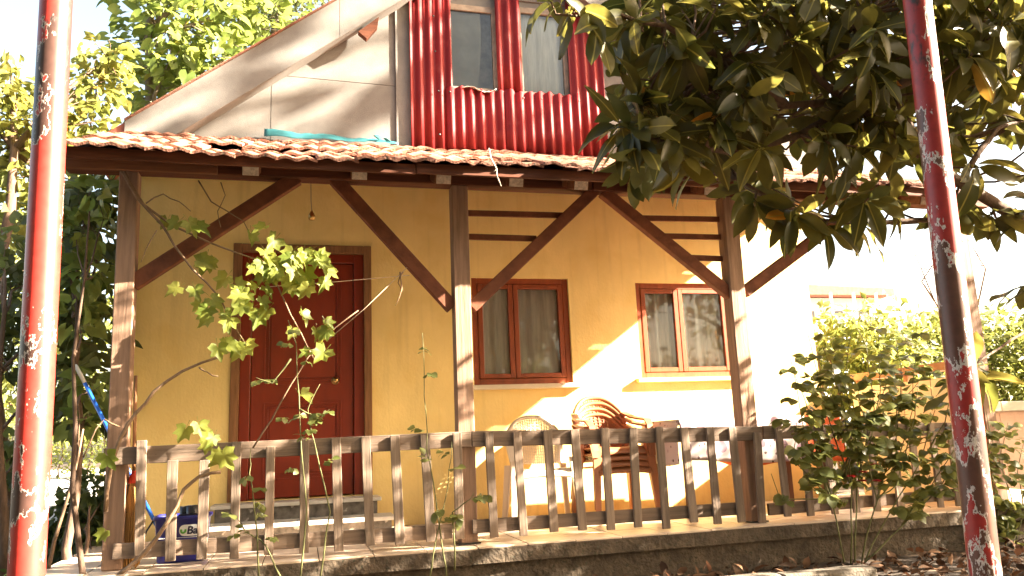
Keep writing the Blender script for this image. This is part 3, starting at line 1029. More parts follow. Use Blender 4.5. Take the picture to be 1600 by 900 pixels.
brace((211, 441), (446, 290), .098)
brace((704, 478), (534, 292), .092)
brace((739, 478), (916, 310), .088)
brace((1140, 460), (957, 312), .088)
brace((1165, 455), (1322, 337), .092)
for (xa, ya, xb, yb) in ((729, 333, 893, 337), (729, 370, 838, 373), (1000, 341, 1131, 343), (1036, 369, 1134, 371), (1064, 402, 1140, 405)):
    a = at(xa, ya, .03); b = at(xb, yb, .03)
    MB().beam(a, b, .044, .022, up=(0, 1, 0), bev=.003).build('rung', M['wood_diag'], porch)

RSL = 0.44                      # lean-to slope


def roof_z(y): return 2.505 + (y + .5) * RSL   # tile underside


NRM = Vector((0, -RSL, 1)).normalized()
SLP = Vector((0, 1, RSL)).normalized()
for px in (205, 392, 562, 692, 806, 905, 1010, 1110, 1215, 1330, 1440):
    X = at(px, 262, -.30).x
    a = Vector((X, -.30 + rnd.uniform(-.05, .03), 0)); a.z = roof_z(a.y) - .125
    b = Vector((X + rnd.uniform(-.02, .02), 1.49, 0)); b.z = roof_z(b.y) - .115
    rf = MB().beam(a, b, .105 + rnd.uniform(-.01, .02), .095, up=NRM, bev=.004).build('rafter', M['board'], porch)
    MB().obox(a - SLP * .0025, (1, 0, 0), SLP, NRM, (.05, .0022, .044)).build('sawn_end', M['endgrain'], rf)
TX0, TX1 = -2.50, 4.28
# roof boards along X
for j in range(11):
    y0 = -.44 + j * .176
    c = Vector((0, y0 + .085, roof_z(y0 + .085) - .052))
    xs = [TX0 + .02, rnd.uniform(-.5, 2.4), TX1 - .02]
    for i in range(2):
        MB().obox((Vector(((xs[i] + xs[i + 1]) / 2, c.y, c.z + rnd.uniform(-.003, .003)))), (1, 0, 0), SLP, NRM, ((xs[i + 1] - xs[i]) / 2 - .002, .092, .0095), .002).build('roof_board', M['board'], porch)
# fascia: thin sagging boards under the first tile row
fx = [TX0 - .03, -.35, 1.55, TX1]
for i in range(3):
    a = Vector((fx[i] + .003, -.455 - .004 * i, roof_z(-.455) - .062)); b = Vector((fx[i + 1] - .003, -.455 - .004 * i, roof_z(-.455) - .062 + rnd.uniform(-.012, .012)))
    MB().beam(a, b, .07, .022, up=(0, 1, 0), bev=.003).build('fascia', M['wood_dark'], porch)
MB().box((TX0 - .10, -.36, 2.40), (TX0 + .9, -.33, 2.46), .003).build('batten', M['board'], porch)


# tiles: double-wave clay tile, local x across, y up the slope
def tile_mesh(seed):
    r_ = random.Random(seed)
    prof = []
    W = .262
    for i in range(13):
        u = i / 12
        prof.append((u * W - W / 2, .0085 + .0085 * math.cos(u * 4 * math.pi + math.pi)))
    L = .40
    vs = []
    for yy, lift in ((0, 0.008), (L, 0.0)):
        for x, z in prof: vs.append((x, yy, z + lift))
        for x, z in prof: vs.append((x, yy, z + lift - .018 if yy == 0 else z + lift - .014))
    n = 13
    fs = []
    for i in range(12):
        fs.append((i, i + 1, 2 * n + i + 1, 2 * n + i))
        fs.append((n + i, 3 * n + i, 3 * n + i + 1, n + i + 1))
        fs.append((i, n + i, n + i + 1, i + 1))
    fs.append((0, 2 * n, 3 * n, n)); fs.append((12, n + 12, 3 * n + 12, 2 * n + 12))
    m = MB(); m.add(vs, fs, False)
    me = m.mesh('roof_tile', M['tile'])
    for p in me.polygons: p.use_smooth = abs(p.normal.z) > .6
    return me


tm = [tile_mesh(i) for i in range(2)]
for j in range(6):
    yy0 = -.52 + j * .345 / math.sqrt(1 + RSL * RSL)
    nt = int((TX1 - TX0) / .252)
    for i in range(nt):
        X = TX0 + .13 + i * .252 + rnd.uniform(-.006, .006) + (j % 2) * .02
        sag = -.018 * math.sin(i * .45) * (j < 2) + rnd.uniform(-.006, .006)
        o = Vector((X, yy0 + rnd.uniform(-.03, .02), roof_z(yy0) - .022 + sag + .012))
        b = Matrix(((1, 0, 0), (0, SLP.y, NRM.y), (0, SLP.z, NRM.z))).to_4x4()
        R_ = Matrix.Rotation(rnd.uniform(-.05, .05), 4, 'Z') @ Matrix.Rotation(rnd.uniform(-.05, .03), 4, 'X') @ Matrix.Rotation(rnd.uniform(-.04, .04), 4, 'Y') @ Matrix.Scale(rnd.uniform(.93, 1.02), 4, (0, 1, 0))
        put('roof_tile', tm[i % 2], porch, Matrix.Translation(o) @ b @ R_)

# ================================================================== PICKET FENCES
PIC = [(222, 688, 218, 868), (270, 719, 266, 877), (320, 719, 315, 874), (370, 690, 366, 873), (423, 698, 419.5, 867), (476, 686, 475, 864), (525, 685, 529.5, 861),
       (571, 682, 578.5, 852), (616.5, 680, 625, 851), (663.5, 678, 673.5, 846), (714, 676, 718.5, 842)]
PIC2 = [(763.5, 675, 772, 840), (807.5, 674, 818, 837), (855, 672, 865.5, 831), (897.5, 671, 910, 828), (944, 669, 954.5, 828), (988.5, 668, 997, 824), (1029.5, 667, 1041, 826),
        (1068, 668, 1084, 816), (1108, 668, 1121.5, 819), (1143, 668, 1158.5, 816), (1182, 676, 1191, 818)]
PIC3 = [(1215, 664, 1230.5, 807), (1254, 666, 1267, 806), (1289, 664, 1304, 803), (1325, 662, 1338.5, 801), (1358.5, 662, 1370.5, 799), (1392, 662, 1407.5, 797), (1422.5, 662, 1436.5, 795),
        (1454.5, 661, 1469.5, 793), (1482, 661, 1498, 791), (1512, 661, 1528, 790)]


def fence(name, label, pics, rails, fy=0.0):
    t = at(pics[0][0], pics[0][1], -.1)
    root = thing(name, (t.x, -.08, 0), label, 'fence', 'picket fence panels between the porch posts')
    for (pa, pb, h) in rails:
        a = at(pa[0], pa[1], -.078); b = at(pb[0], pb[1], -.078)
        MB().beam(a, b, h, .025, up=(0, 1, 0), bev=.003).build('rail', M['wood_rail'], root)
    for (xa, ya, xb, yb) in pics:
        a = at(xa, ya, -.104); b = at(xb, yb, -.104)
        w = .058 + rnd.uniform(-.004, .005)
        ty = rnd.uniform(-.004, .004)
        pk = MB().beam(b + Vector((0, ty - .003, 0)), a + Vector((0, -ty - .003, 0)), w, .022, up=(0, 1, 0), bev=.003).build('picket', M['wood_grey'], root)
    return root


fence('picket_fence', 'weathered picket fence panel in front of the brown door', PIC, [((162, 714), (736, 686), .105), ((176, 862), (706, 830), .09)])
fence('picket_fence', 'weathered picket fence panel in front of the plastic chairs', PIC2, [((737, 686), (1190, 677), .105), ((738, 823), (1160, 794), .088)])
fence('picket_fence', 'weathered picket fence panel overgrown by the rose bush', PIC3, [((1192, 676), (1534, 669), .10), ((1200, 796), (1534, 769), .085)])

# ================================================================== THINGS ON THE PORCH
def make_chair(name, loc, rz, m, label, cat='chair', group=None, wicker=True):
    """moulded plastic armchair, built facing -Y around the origin, then turned"""
    R = Matrix.Translation(loc) @ Matrix.Rotation(rz, 4, 'Z')
    root = thing(name, (0, 0, 0), label, cat, group)
    # seat: dished shell with a rounded front lip
    def seat(u, v):
        x = (u - .5) * (.46 - .05 * v)
        y = -.23 + v * .44
        z = .445 - .022 * math.sin(math.pi * u) - .02 * v
        if v < .12: z -= .05 * (1 - v / .12) ** 1.5
        if u < .08 or u > .92: z -= .012
        return (x, y, z)
    MB().grid(14, 12, seat).build('seat', m, root, solid=.012)
    # front apron below the lip
    MB().grid(14, 3, lambda u, v: ((u - .5) * .47, -.232 - .004 * v, .40 - v * (.045 - .02 * math.sin(math.pi * u)))).build('apron', m, root, solid=.008)
    # backrest: arched rim, and a woven panel inside it
    def bk(u, v):
        a = (u - .5) * 2
        top = .46 + .40 * (1 - .42 * abs(a) ** 2.6)
        z = .46 + v * (top - .46)
        x = a * (.205 + .035 * v)
        y = .20 + .10 * v + .05 * (1 - a * a) - .06 * abs(a) ** 3 * 1.0
        return Vector((x, y, z))
    rim = [bk(0, v / 8) for v in range(9)] + [bk(u / 14, 1) for u in range(1, 14)] + [bk(1, 1 - v / 8) for v in range(9)]
    back = MB().tube(rim, .019, 8).build('backrest', m, root)
    if wicker:
        lat = MB()
        n1, n2 = 23, 30
        for i in range(1, n1):
            lat.tube([bk(i / n1, v / 10) + Vector((0, .003 * (-1) ** i, 0)) for v in range(11)], .0052, 4, False)
        for j in range(1, n2):
            lat.tube([bk(u / 12, j / n2) + Vector((0, .003 * (-1) ** j, 0)) for u in range(13)], .0052, 4, False)
        lat.build('woven_panel', m, back)
    else:
        MB().grid(12, 10, lambda u, v: bk(.30 + .4 * u, v)).build('splat', m, back, solid=.01)
    for s in (-1, 1):
        arm = [Vector((s * .235, .235, .72)), Vector((s * .265, .12, .675)), Vector((s * .275, -.02, .655)), Vector((s * .272, -.15, .645)), Vector((s * .262, -.205, .60)), Vector((s * .252, -.225, .50))]
        ab = MB()
        for k in range(len(arm) - 1):
            pass
        # flat strap section
        vs = []
        for k, p in enumerate(arm):
            d = (arm[min(k + 1, 5)] - arm[max(k - 1, 0)]).normalized()
            sx_ = Vector((1, 0, 0))
            nn = d.cross(sx_).normalized()
            w = .032 if k < 4 else .026
            for q, r in ((-1, -1), (1, -1), (1, 1), (-1, 1)):
                vs.append(p + sx_ * q * w + nn * r * .008)
        fs = []
        for k in range(5):
            for q in range(4):
                fs.append((k * 4 + q, k * 4 + (q + 1) % 4, k * 4 + 4 + (q + 1) % 4, k * 4 + 4 + q))
        fs += [(0, 1, 2, 3), (23, 22, 21, 20)]
        ab.add(vs, fs, False)
        ab.build('armrest', m, root)
        for (yt, yb, zt) in ((-.215, -.265, .52), (.20, .27, .46)):
            lg = MB()
            # splayed channel-section leg: two flanges
            for (dx, dy, wx, wy) in ((0, 0, .030, .006), (-s * .024, .018 if yt < 0 else -.018, .006, .024)):
                a = Vector((s * .236 + dx, yt + dy, zt)); b = Vector((s * .275 + dx * .8, yb + dy * .8, 0.0))
                vs = []
                for p, k in ((a, 1.0), (b, .62)):
                    for q, r in ((-1, -1), (1, -1), (1, 1), (-1, 1)):
                        vs.append(p + Vector((q * wx * k, r * wy * k if wy > .01 else r * wy, 0)))
                lg.add(vs, [(0, 1, 2, 3), (7, 6, 5, 4), (0, 4, 5, 1), (1, 5, 6, 2), (2, 6, 7, 3), (3, 7, 4, 0)])
            lg.build('leg', m, root)
    root.matrix_world = R
    root.location = Vector(loc)
    root.rotation_euler = (0, 0, rz)
    return root


make_chair('plastic_chair', (.83, .95, 0), math.radians(-6), M['creamplastic'], 'cream plastic armchair standing alone left of the stacked brown chairs')
st0 = make_chair('plastic_chair', (1.46, .90, 0.0), math.radians(2), M['brownplastic'], 'brown woven-back plastic armchair, lowest of the stack', group='stacked brown plastic chairs')
for k, lb in enumerate(('brown woven-back plastic armchair, second from the bottom of the stack', 'brown woven-back plastic armchair, second from the top of the stack', 'brown woven-back plastic armchair, topmost of the stack')):
    c = copy_tree(st0)
    c.location = (1.46 + .004 * (k + 1), .90 + .014 * (k + 1), .050 * (k + 1))
    c.rotation_euler = (0, 0, math.radians(2 + (1.0, -.8, .6)[k]))
    c['label'] = lb

# table, orange undercloth, printed cloth
TB = Vector((2.45, .72, 0))
tx0, tx1, ty0, ty1, tz = 1.86, 3.24, .42, 1.08, .765
tb_ = thing('table', (2.5, .75, 0), 'dark wooden table under the flower print cloth on the porch', 'table')
MB().box((tx0, ty0, tz - .03), (tx1, ty1, tz), .004).build('tabletop', M['tablewood'], tb_)
MB().box((tx0 + .06, ty0 + .05, tz - .11), (tx1 - .06, ty0 + .07, tz - .031)).build('apron', M['tablewood'], tb_)
for x in (tx0 + .07, tx1 - .07):
    for y in (ty0 + .07, ty1 - .07):
        MB().beam((x, y, .002), (x, y, tz - .031), .06, .06, bev=.005).build('leg', M['tablewood'], tb_)


def drape(name, x0, x1, y0, y1, z, drop, off, m, label, side=True, seed=1, amp=.018):
    r_ = random.Random(seed)
    ph = [r_.uniform(0, 6) for _ in range(4)]
    # perimeter strip: front, left, right drops as one sheet over the top
    nu, nd = 60, 10
    mb = MB()
    mb.grid(nu, 6, lambda u, v: (x0 + u * (x1 - x0), y0 + v * (y1 - y0), z + .001 * math.sin(u * 30)))
    def fold(u, k): return amp * (math.sin(u * 21 + ph[0]) + .6 * math.sin(u * 43 + ph[1])) * k
    mb.grid(nu, nd, lambda u, v: (x0 + u * (x1 - x0), y0 - off * min(1, v * 5) - fold(u, v) * v - .01 * v, z - v * (drop + .025 * math.sin(u * 4.5 + ph[2]))))
    if side:
        mb.grid(24, nd, lambda u, v: (x0 - off * min(1, v * 5) - .02 * v - fold(u * .5, v) * v, y0 + u * (y1 - y0), z - v * (drop + .02 * math.sin(u * 5))))
        mb.grid(24, nd, lambda u, v: (x1 + off * min(1, v * 5) + .02 * v + fold(u * .5, v) * v, y0 + u * (y1 - y0), z - v * (drop + .02 * math.sin(u * 5 + 1))))
    o = mb.build(name, m, None, solid=.002)
    return tag(o, label, 'tablecloth')


drape('orange_tablecloth', tx0 + .62, tx1 + .09, ty0 - .012, ty1, tz + .004, .37, .006, M['orange'], 'plain orange undercloth showing at the right end of the table', seed=3, amp=.008)
drape('printed_tablecloth', tx0 - .03, tx1 - .27, ty0 - .030, ty1 + .01, tz + .010, .345, .012, M['cloth'], 'white flower print cloth hanging over the front of the table', side=True, seed=5, amp=.012)

# mop bucket with print
bk0 = at(284, 880, .20)
BX, BYY = bk0.x, .20
bu = thing('mop_bucket', (BX, BYY, 0.001), 'dark blue plastic mop bucket with a printed white label behind the pickets', 'bucket')


def rrect(hx, hy, r, n=5):
    out = []
    for cx, cy, a0 in ((hx - r, hy - r, 0), (-hx + r, hy - r, 90), (-hx + r, -hy + r, 180), (hx - r, -hy + r, 270)):
        for k in range(n + 1):
            a = math.radians(a0 + 90 * k / n)
            out.append((cx + r * math.cos(a), cy + r * math.sin(a)))
    return out


def bucket_shell(levels):
    mb = MB()
    vs = []
    for hx, hy, z in levels:
        for x, y in rrect(hx, hy, .045): vs.append((BX + x, BYY + y, z))
    n = 24
    fs = []
    for i in range(len(levels) - 1):
        for k in range(n):
            fs.append((i * n + k, i * n + (k + 1) % n, (i + 1) * n + (k + 1) % n, (i + 1) * n + k))
    fs.append(tuple(range(n))[::-1])
    mb.add(vs, fs, True)
    return mb


bod = bucket_shell([(.135, .10, .002), (.140, .105, .02), (.158, .122, .262), (.168, .132, .264), (.168, .132, .285), (.158, .122, .285), (.150, .115, .26), (.132, .098, .03)]).build('body', M['blue'], bu)
wr = MB()
wr.lathe((BX + .055, BYY - .02, .285), [(.036, -.02), (.040, .055), (.034, .055), (.030, -.015)], 14)
wr.lathe((BX + .005, BYY + .02, .285), [(.030, -.02), (.033, .05), (.028, .05), (.025, -.015)], 14)
wr.box((BX - .02, BYY - .10, .272), (BX + .145, BYY + .10, .291), .004)
wr.build('wringer', M['black'], bu)
MB().tube([(BX - .165, BYY - .05, .27), (BX - .205, BYY - .07, .20), (BX - .225, BYY - .085, .12), (BX - .20, BYY - .11, .10), (BX - .10, BYY - .145, .11)], .006, 6).build('handle', M['black'], bu)


def text_mesh(body, size, name, m, parent, p, ext=.0008, shear=.0):
    cu = bpy.data.curves.new(name, 'FONT')
    cu.body = body; cu.size = size; cu.extrude = ext; cu.shear = shear; cu.offset = .0018
    ob = bpy.data.objects.new(name, cu)
    col.objects.link(ob)
    bpy.context.view_layer.update()
    me = bpy.data.meshes.new_from_object(ob.evaluated_get(bpy.context.evaluated_depsgraph_get()))
    bpy.data.objects.remove(ob)
    me.materials.clear(); me.materials.append(m)
    me.name = name
    return put(name, me, parent, Matrix.Translation(p) @ Matrix.Rotation(math.radians(4), 4, 'X') @ Matrix.Rotation(math.radians(90), 4, 'X'))


fz = .195
fyy = lambda z: BYY - (.105 + (z - .02) * (.017 / .242)) - .0006
ex = at(286.5, 830, fyy(fz)).x; lx = at(292, 830, fyy(fz)).x
lp = MB()
lab = [(x, z) for x, z in rrect(.075, .034, .03)]
lp.add([(ex + .050 + x, fyy(fz + z) - .0012, fz + z) for x, z in lab], [tuple(range(24))])
lb_ = lp.build('label_print', M['printwhite'], bod)
em = MB()
em.tube([(ex + .013 * math.cos(a), fyy(fz) - .003, fz + .014 * math.sin(a)) for a in [math.radians(d) for d in range(150, 395, 20)]], .0065, 6).build('leaf_emblem', M['printgreen'], bod)
text_mesh('Bar', .066, 'lettering', M['printdark'], bod, (lx - .002, fyy(fz - .022) - .0026, fz - .022), shear=.15)
MB().box((BX - .13, fyy(.15) - .0018, .151), (BX + .13, fyy(.15) + .004, .154)).build('white_line', M['printwhite'], bod)

# mop leaning in the bucket, broom behind the left pickets
m0 = Vector((BX - .10, BYY + .03, .10)); m1 = at(118, 570, .36)
mp_ = thing('mop', tuple(m0), 'blue handled mop leaning left out of the bucket past the post', 'mop')
md = (m1 - m0).normalized()
MB().tube([m0, m1 - md * .14], .0125, 10).build('handle', M['handleblue'], mp_)
MB().tube([m1 - md * .139, m1 - md * .02, m1], [.0128, .0128, .008], 10).build('grip', M['white'], mp_)
MB().lathe(m0 - Vector((0, 0, .04)), [(.02, -.03), (.05, 0), (.045, .03), (.02, .06), (.005, .07)], 12).build('mop_head', M['white'], mp_)
b1 = at(209, 742, .02)
br = thing('broom', (b1.x, .02, 0), 'straw broom with red collar standing behind the fence beside the corner post', 'broom')
brs = MB()
for k in range(90):
    a = rnd.uniform(0, 6.28); q = math.sqrt(rnd.random())
    t0 = Vector((b1.x + .018 * q * math.cos(a), .02 + .018 * q * math.sin(a), b1.z - .03))
    t1 = Vector((b1.x - .012 + .075 * q * math.cos(a), .015 + .045 * q * math.sin(a), rnd.uniform(.002, .03)))
    mid = t0.lerp(t1, .45) + Vector((.012 * math.cos(a), .012 * math.sin(a), 0))
    brs.tube([t0, mid, t1], [.006, .0075, .004], 4, False)
brs.build('bristles', M['straw'], br)
for zz in (.30, .27, .24):
    MB().tube([(b1.x - .004 + .047 * math.cos(a), .02 + .034 * math.sin(a), zz * b1.z / .53 + .02) for a in [i * math.pi / 8 for i in range(17)]], .003, 5).build('binding', M['black'], br)
MB().lathe((b1.x, .02, b1.z - .05), [(.034, 0), (.026, .035), (.015, .06), (.013, .075)], 12).build('collar', M['redplastic'], br)
MB().tube([(b1.x, .02, b1.z), (b1.x - .03, .09, b1.z + .62)], .011, 8).build('handle', M['jamb'], br)

# lamp holder hanging from the porch boards
bl = at(487, 337, .75)
lh = thing('lamp_holder', (bl.x, .75, roof_z(.75) - .07), 'bare lamp holder dangling on a wire above the door', 'lamp holder')
MB().tube([(bl.x - .012, .75, roof_z(.75) - .07), (bl.x - .006, .75, bl.z + .12), (bl.x, .75, bl.z + .04)], .0035, 5).build('wire', M['cord'], lh)
MB().lathe((bl.x, .75, bl.z - .035), [(.012, 0), (.024, .004), (.025, .035), (.014, .06), (.006, .075)], 12).build('socket', M['brass'], lh)

# cord strung across the porch
cA = at(408, 449, -.02); cB = at(640, 430, -.02)
cr = thing('string', tuple(cA), 'thin pale string tied across the porch in front of the door', 'string')
MB().tube([cA, cA.lerp(cB, .5) + Vector((0, 0, -.004)), cB], .003, 5).build('line', M['cord'], cr)
cC = at(636, 418, -.04)
MB().tube([at(510, 533, -.05), at(570, 482, -.05), at(636, 418, -.04)], .0028, 5).build('line', M['cord'], cr)

# twig hanging over the eave
tw = thing('dry_twig', tuple(at(766, 236, -.52)), 'pale dry twig hanging over the eave tiles', 'twig')
MB().tube([at(764, 232, -.5), at(767, 248, -.545), at(776, 264, -.55), at(776, 274, -.55), at(783, 291, -.55)], [.005, .006, .005, .0055, .003], 5).build('stem', M['endgrain'], tw)
MB().tube([at(776, 264, -.55), at(772, 268, -.555)], .003, 4).build('side_shoot', M['endgrain'], tw)

# ================================================================== RED POLES NEAR THE CAMERA
def pole(pt, pb, Y, dia, label, pm='pole'):
    a = at(pt[0], pt[1], Y); b = at(pb[0], pb[1], Y)
    d = (a - b).normalized()
    bot = b - d * ((b.z + .75) / d.z)
    top = a + d * .9
    r = thing('metal_pole', tuple(bot), label, 'pole', 'red pipe poles near the camera')
    n = 14
    MB().tube([bot.lerp(top, i / n) for i in range(n + 1)], dia / 2, 28).build('pipe', M[pm], r)
    c = bot + d * ((-.54 - bot.z) / d.z)
    MB().lathe(c - Vector((0, 0, .05)), [(.16, 0), (.15, .05), (.06, .07), (.045, .075)], 14).build('footing', M['kerb'], r)
    return r


pole((88, 0), (41, 900), -3.74, .061, 'red pipe pole with flaking paint at the left edge, sunlit')
pole((1433, 0), (1540, 900), -4.05, .060, 'red pipe pole with flaking paint at the right, in the tree shade', 'pole_rust')

# ================================================================== GARDEN WALLS, FAR HOUSE
gw_ = thing('parapet_wall', (4.4, .75, 0), 'cream plastered parapet closing the right end of the porch under a brown top rail', 'wall')
for (ya, yb) in ((.075, .80), (.803, 1.495)):
    MB().box((4.33, ya, .001), (4.47, yb, 1.05), .006).build('wall_panel', M['cream'], gw_)
for yy in (.12, .78, 1.44):
    MB().box((4.37, yy - .03, 1.051), (4.43, yy + .03, 1.114), .003).build('spacer_block', M['coping'], gw_)
MB().box((4.32, .07, 1.115), (4.48, 1.496, 1.185), .006).build('top_rail', M['coping'], gw_)
pw = at(1590, 640, 3.0)
pw_ = thing('garden_wall', (7.2, 3.0, -.3), 'low pink plastered wall with pale coping at the right edge', 'wall')
for i in range(4):
    x0 = 6.2 + i * 1.5
    MB().box((x0, 3.0, -.3), (x0 + 1.494, 3.2, pw.z - .02)).build('wall_panel', M['pinkwall'], pw_)
    MB().box((x0, 2.95, pw.z - .018), (x0 + 1.496, 3.25, pw.z + .11), .01).build('coping', M['cream'], pw_)

# far white house on the slope
fh = atd(1318, 470, 46)
fr_ = thing('far_house', (fh.x, fh.y, 0.2), 'distant white house with flat red roof beyond the hedge', 'house')
fzr = atd(1318, 452, 46).z
MB().box((fh.x - 7, fh.y, 0), (fh.x + 2.2, fh.y + 8, fzr - .5)).build('wall', M['palehouse'], fr_)
MB().prism([(fh.x - 7.6, fzr - .45), (fh.x + 2.9, fzr - .45), (fh.x + 2.9, fzr - .05), (fh.x - 7.6, fzr + .25)], fh.y - .8, fh.y + 8.6).build('roof', M['redroof'], fr_)
for i in range(3):
    x = fh.x - 3.0 + i * 1.9
    wn_ = MB().box((x, fh.y - .04, fzr - 2.6), (x + 1.0, fh.y - .002, fzr - 1.2)).build('window', M['white'], fr_)
    MB().box((x + .08, fh.y - .06, fzr - 2.52), (x + .92, fh.y - .045, fzr - 1.28)).build('pane', M['darkpane'], wn_)
MB().box((fh.x - 6.9, fh.y - 1.6, fzr - 3.3), (fh.x + 2.1, fh.y - .003, fzr - 3.15)).build('balcony_slab', M['palehouse'], fr_)
for i in range(5):
    x = fh.x - 5 + i * 1.5
    MB().box((x, fh.y - 1.5, fzr - 3.14), (x + .12, fh.y - 1.38, fzr - .46)).build('column', M['palehouse'], fr_)


# ================================================================== TREES AND PLANTS
def leaf_cloud(centers, n, r_, droop=.35, smin=.8, smax=1.2, flat=.8):
    """leaves scattered through the clumps (center, radius)"""
    out = []
    tot = sum(c[1] ** 2.2 for c in centers)
    for c, R in centers:
        k = int(n * R ** 2.2 / tot)
        for _ in range(k):
            d = rvec(r_)
            q = R * (r_.random() ** .45)
            p = c + Vector((d.x, d.y, d.z * flat)) * q
            ax = (d + Vector((0, 0, -droop)) + rvec(r_) * .8)
            nr = Vector((0, 0, 1)) + rvec(r_) * .9
            out.append(leaf_mat4(p, ax, nr, r_.uniform(smin, smax)))
    return out


def tree(name, base, top, rad, label, tpls, m, n_leaf, clumps, nobj, barkm, seed, cat='tree', group=None, limbs=None, droop=.35, ntw=6):
    r_ = random.Random(seed)
    base = Vector(base); top = Vector(top)
    base.z = ground_z(base.x, base.y) - .04
    root = thing(name, tuple(base), label, cat, group)
    tk = wiggle(base, top, 6, .05, r_)
    MB().tube(tk, [rad * (1 - .75 * i / 6) for i in range(7)], 10).build('trunk', barkm, root)
    for c, R in clumps:
        # limb from the trunk to the clump
        i = min(range(1, 6), key=lambda i: abs(tk[i].z - (c.z - .6 * (c - tk[i]).length * .6)))
        pts = wiggle(tk[i], c, 4, .10, r_)
        MB().tube(pts, [rad * .38, rad * .3, rad * .22, rad * .15, rad * .08], 6).build('limb', barkm, root)
        sp = MB()
        for _ in range(ntw):
            q = c + rvec(r_) * R * .85
            sp.tube(wiggle(pts[r_.choice((2, 3, 4))], q, 3, .12, r_), [rad * .08, rad * .06, rad * .05, rad * .03], 4, False)
        sp.build('twigs', barkm, root)['kind'] = 'stuff'
    foliage(root, tpls, leaf_cloud(clumps, n_leaf, r_, droop), m, nobj, rest='crown')
    return root


T_HEART = [heart_tpl(.17), heart_tpl(.15), heart_tpl(.20)]
T_HEART_S = [heart_tpl(.11), heart_tpl(.13)]
T_SMALL = [leaf_tpl(.10, .055, 3), leaf_tpl(.12, .06, 3, .3, .4)]
T_HEDGE = [leaf_tpl(.11, .06, 2, .3, .3), leaf_tpl(.13, .05, 2, .2, .4)]


def cl(px, py, d, R): return (atd(px, py, d), R)


# mulberry-like tree rising behind the left roof slope
tree('broadleaf_tree', at(262, 780, 5.2), atd(238, -60, 11.2), .13, 'tall sunlit broad-leaved tree rising behind the left roof slope', T_HEART, M['lf_mul'], 1700,
     [cl(235, 20, 10.8, .55), cl(300, 40, 10.6, .75), cl(360, 90, 11, .7), cl(300, 140, 10.8, .7), cl(225, 80, 11.2, .5), cl(420, 30, 11.6, .6), cl(240, 150, 10.8, .55), cl(380, 20, 11.5, .7),
      cl(290, -90, 11, 1.2), cl(400, -110, 11.6, 1.1), cl(330, 120, 11.3, .7), cl(265, 95, 10.5, .45)], 260, M['barkgrey'], 11)
tree('small_leaf_tree', at(450, 760, 9.0), atd(455, -80, 15.5), .14, 'small-leaved tree partly hidden behind the upper gable edge', T_SMALL, M['lf_dark'], 2600,
     [cl(440, 15, 15, .8), cl(400, 60, 15.2, .7), cl(470, -30, 15, 1.0), cl(380, 0, 15.4, .8), cl(420, 100, 15.6, .6)], 60, M['barkgrey'], 12)
# yellowing tree at the left edge
tree('yellowing_tree', at(20, 800, 3.2), atd(20, 120, 8.6), .10, 'yellowing leafy tree behind the left red pole', T_HEART_S, M['lf_yel'], 1300,
     [cl(20, 130, 8.6, .35), cl(50, 190, 8.5, .40), cl(10, 230, 8.7, .45), cl(150, 130, 9.2, .42), cl(170, 90, 9.3, .30), cl(120, 230, 9.0, .30), cl(60, 270, 8.6, .40), cl(-60, 160, 8.6, .6), cl(20, 330, 8.5, .4), cl(140, 190, 9, .35)], 200, M['bark'], 13)
# dark shrubs left of the porch
tree('leafy_shrub', at(120, 840, .7), at(120, 420, .7), .035, 'dark leafy shrub climbing beside the left porch post', T_HEART_S, M['lf_dark'], 760,
     [cl(140, 300, 6.3, .26), cl(150, 370, 6.2, .28), cl(140, 440, 6.1, .28), cl(130, 520, 6.1, .28), cl(120, 590, 6.0, .28), cl(140, 640, 6.3, .22), cl(105, 470, 6.4, .30), cl(100, 640, 6.3, .22), cl(110, 340, 6.5, .28)], 260, M['bark'], 14)
tree('leafy_shrub', at(10, 850, 1.4), at(8, 430, 1.4), .04, 'dark leafy shrub at the far left edge behind the red pole', T_HEART_S, M['lf_dark'], 620,
     [cl(10, 380, 7.0, .32), cl(15, 460, 6.9, .36), cl(10, 560, 6.9, .34), cl(-40, 500, 6.9, .45), cl(60, 420, 7.1, .32), cl(70, 520, 7.2, .32), cl(20, 700, 6.8, .26), cl(5, 740, 6.6, .22), cl(80, 600, 7.2, .30)], 150, M['bark'], 15)
tree('leafy_shrub', at(150, 840, -.1), at(140, 330, -.1), .02, 'slender sunlit shrub just left of the corner post', T_HEART_S, M['lf_mul'], 190,
     [cl(150, 300, 5.5, .18), cl(125, 360, 5.5, .2), cl(150, 420, 5.5, .18), cl(120, 480, 5.5, .2), cl(145, 600, 5.5, .16), cl(130, 660, 5.5, .14)], 190, M['bark'], 18, cat='shrub')
tree('low_shrub', at(140, 900, 1.0), at(140, 790, 1.0), .025, 'low green shrub at the foot of the left porch post', T_SMALL, M['lf_dark'], 800,
     [cl(145, 770, 6.3, .20), cl(120, 800, 6.4, .20), cl(150, 830, 6.2, .2), cl(110, 840, 6.4, .2), cl(90, 860, 6.3, .22)], 120, M['bark'], 16, cat='shrub')
# leaning sapling stem in front of the yard
sp_ = thing('bare_sapling', tuple(at(70, 905, .3)), 'thin bare sapling leaning right beside the left red pole', 'sapling')
MB().tube([at(72, 905, .3), at(85, 845, .3), at(108, 770, .3), at(122, 715, .3), at(130, 670, .3)], [.014, .012, .010, .008, .006], 6).build('stem', M['cane'], sp_)
MB().tube([at(122, 715, .3), at(124, 650, .3), at(121, 620, .3)], [.006, .004, .003], 5).build('side_shoot', M['cane'], sp_)
MB().tube([at(130, 715, .3), at(150, 670, .3), at(163, 655, .3)], [.006, .005, .003], 5).build('side_shoot', M['cane'], sp_)


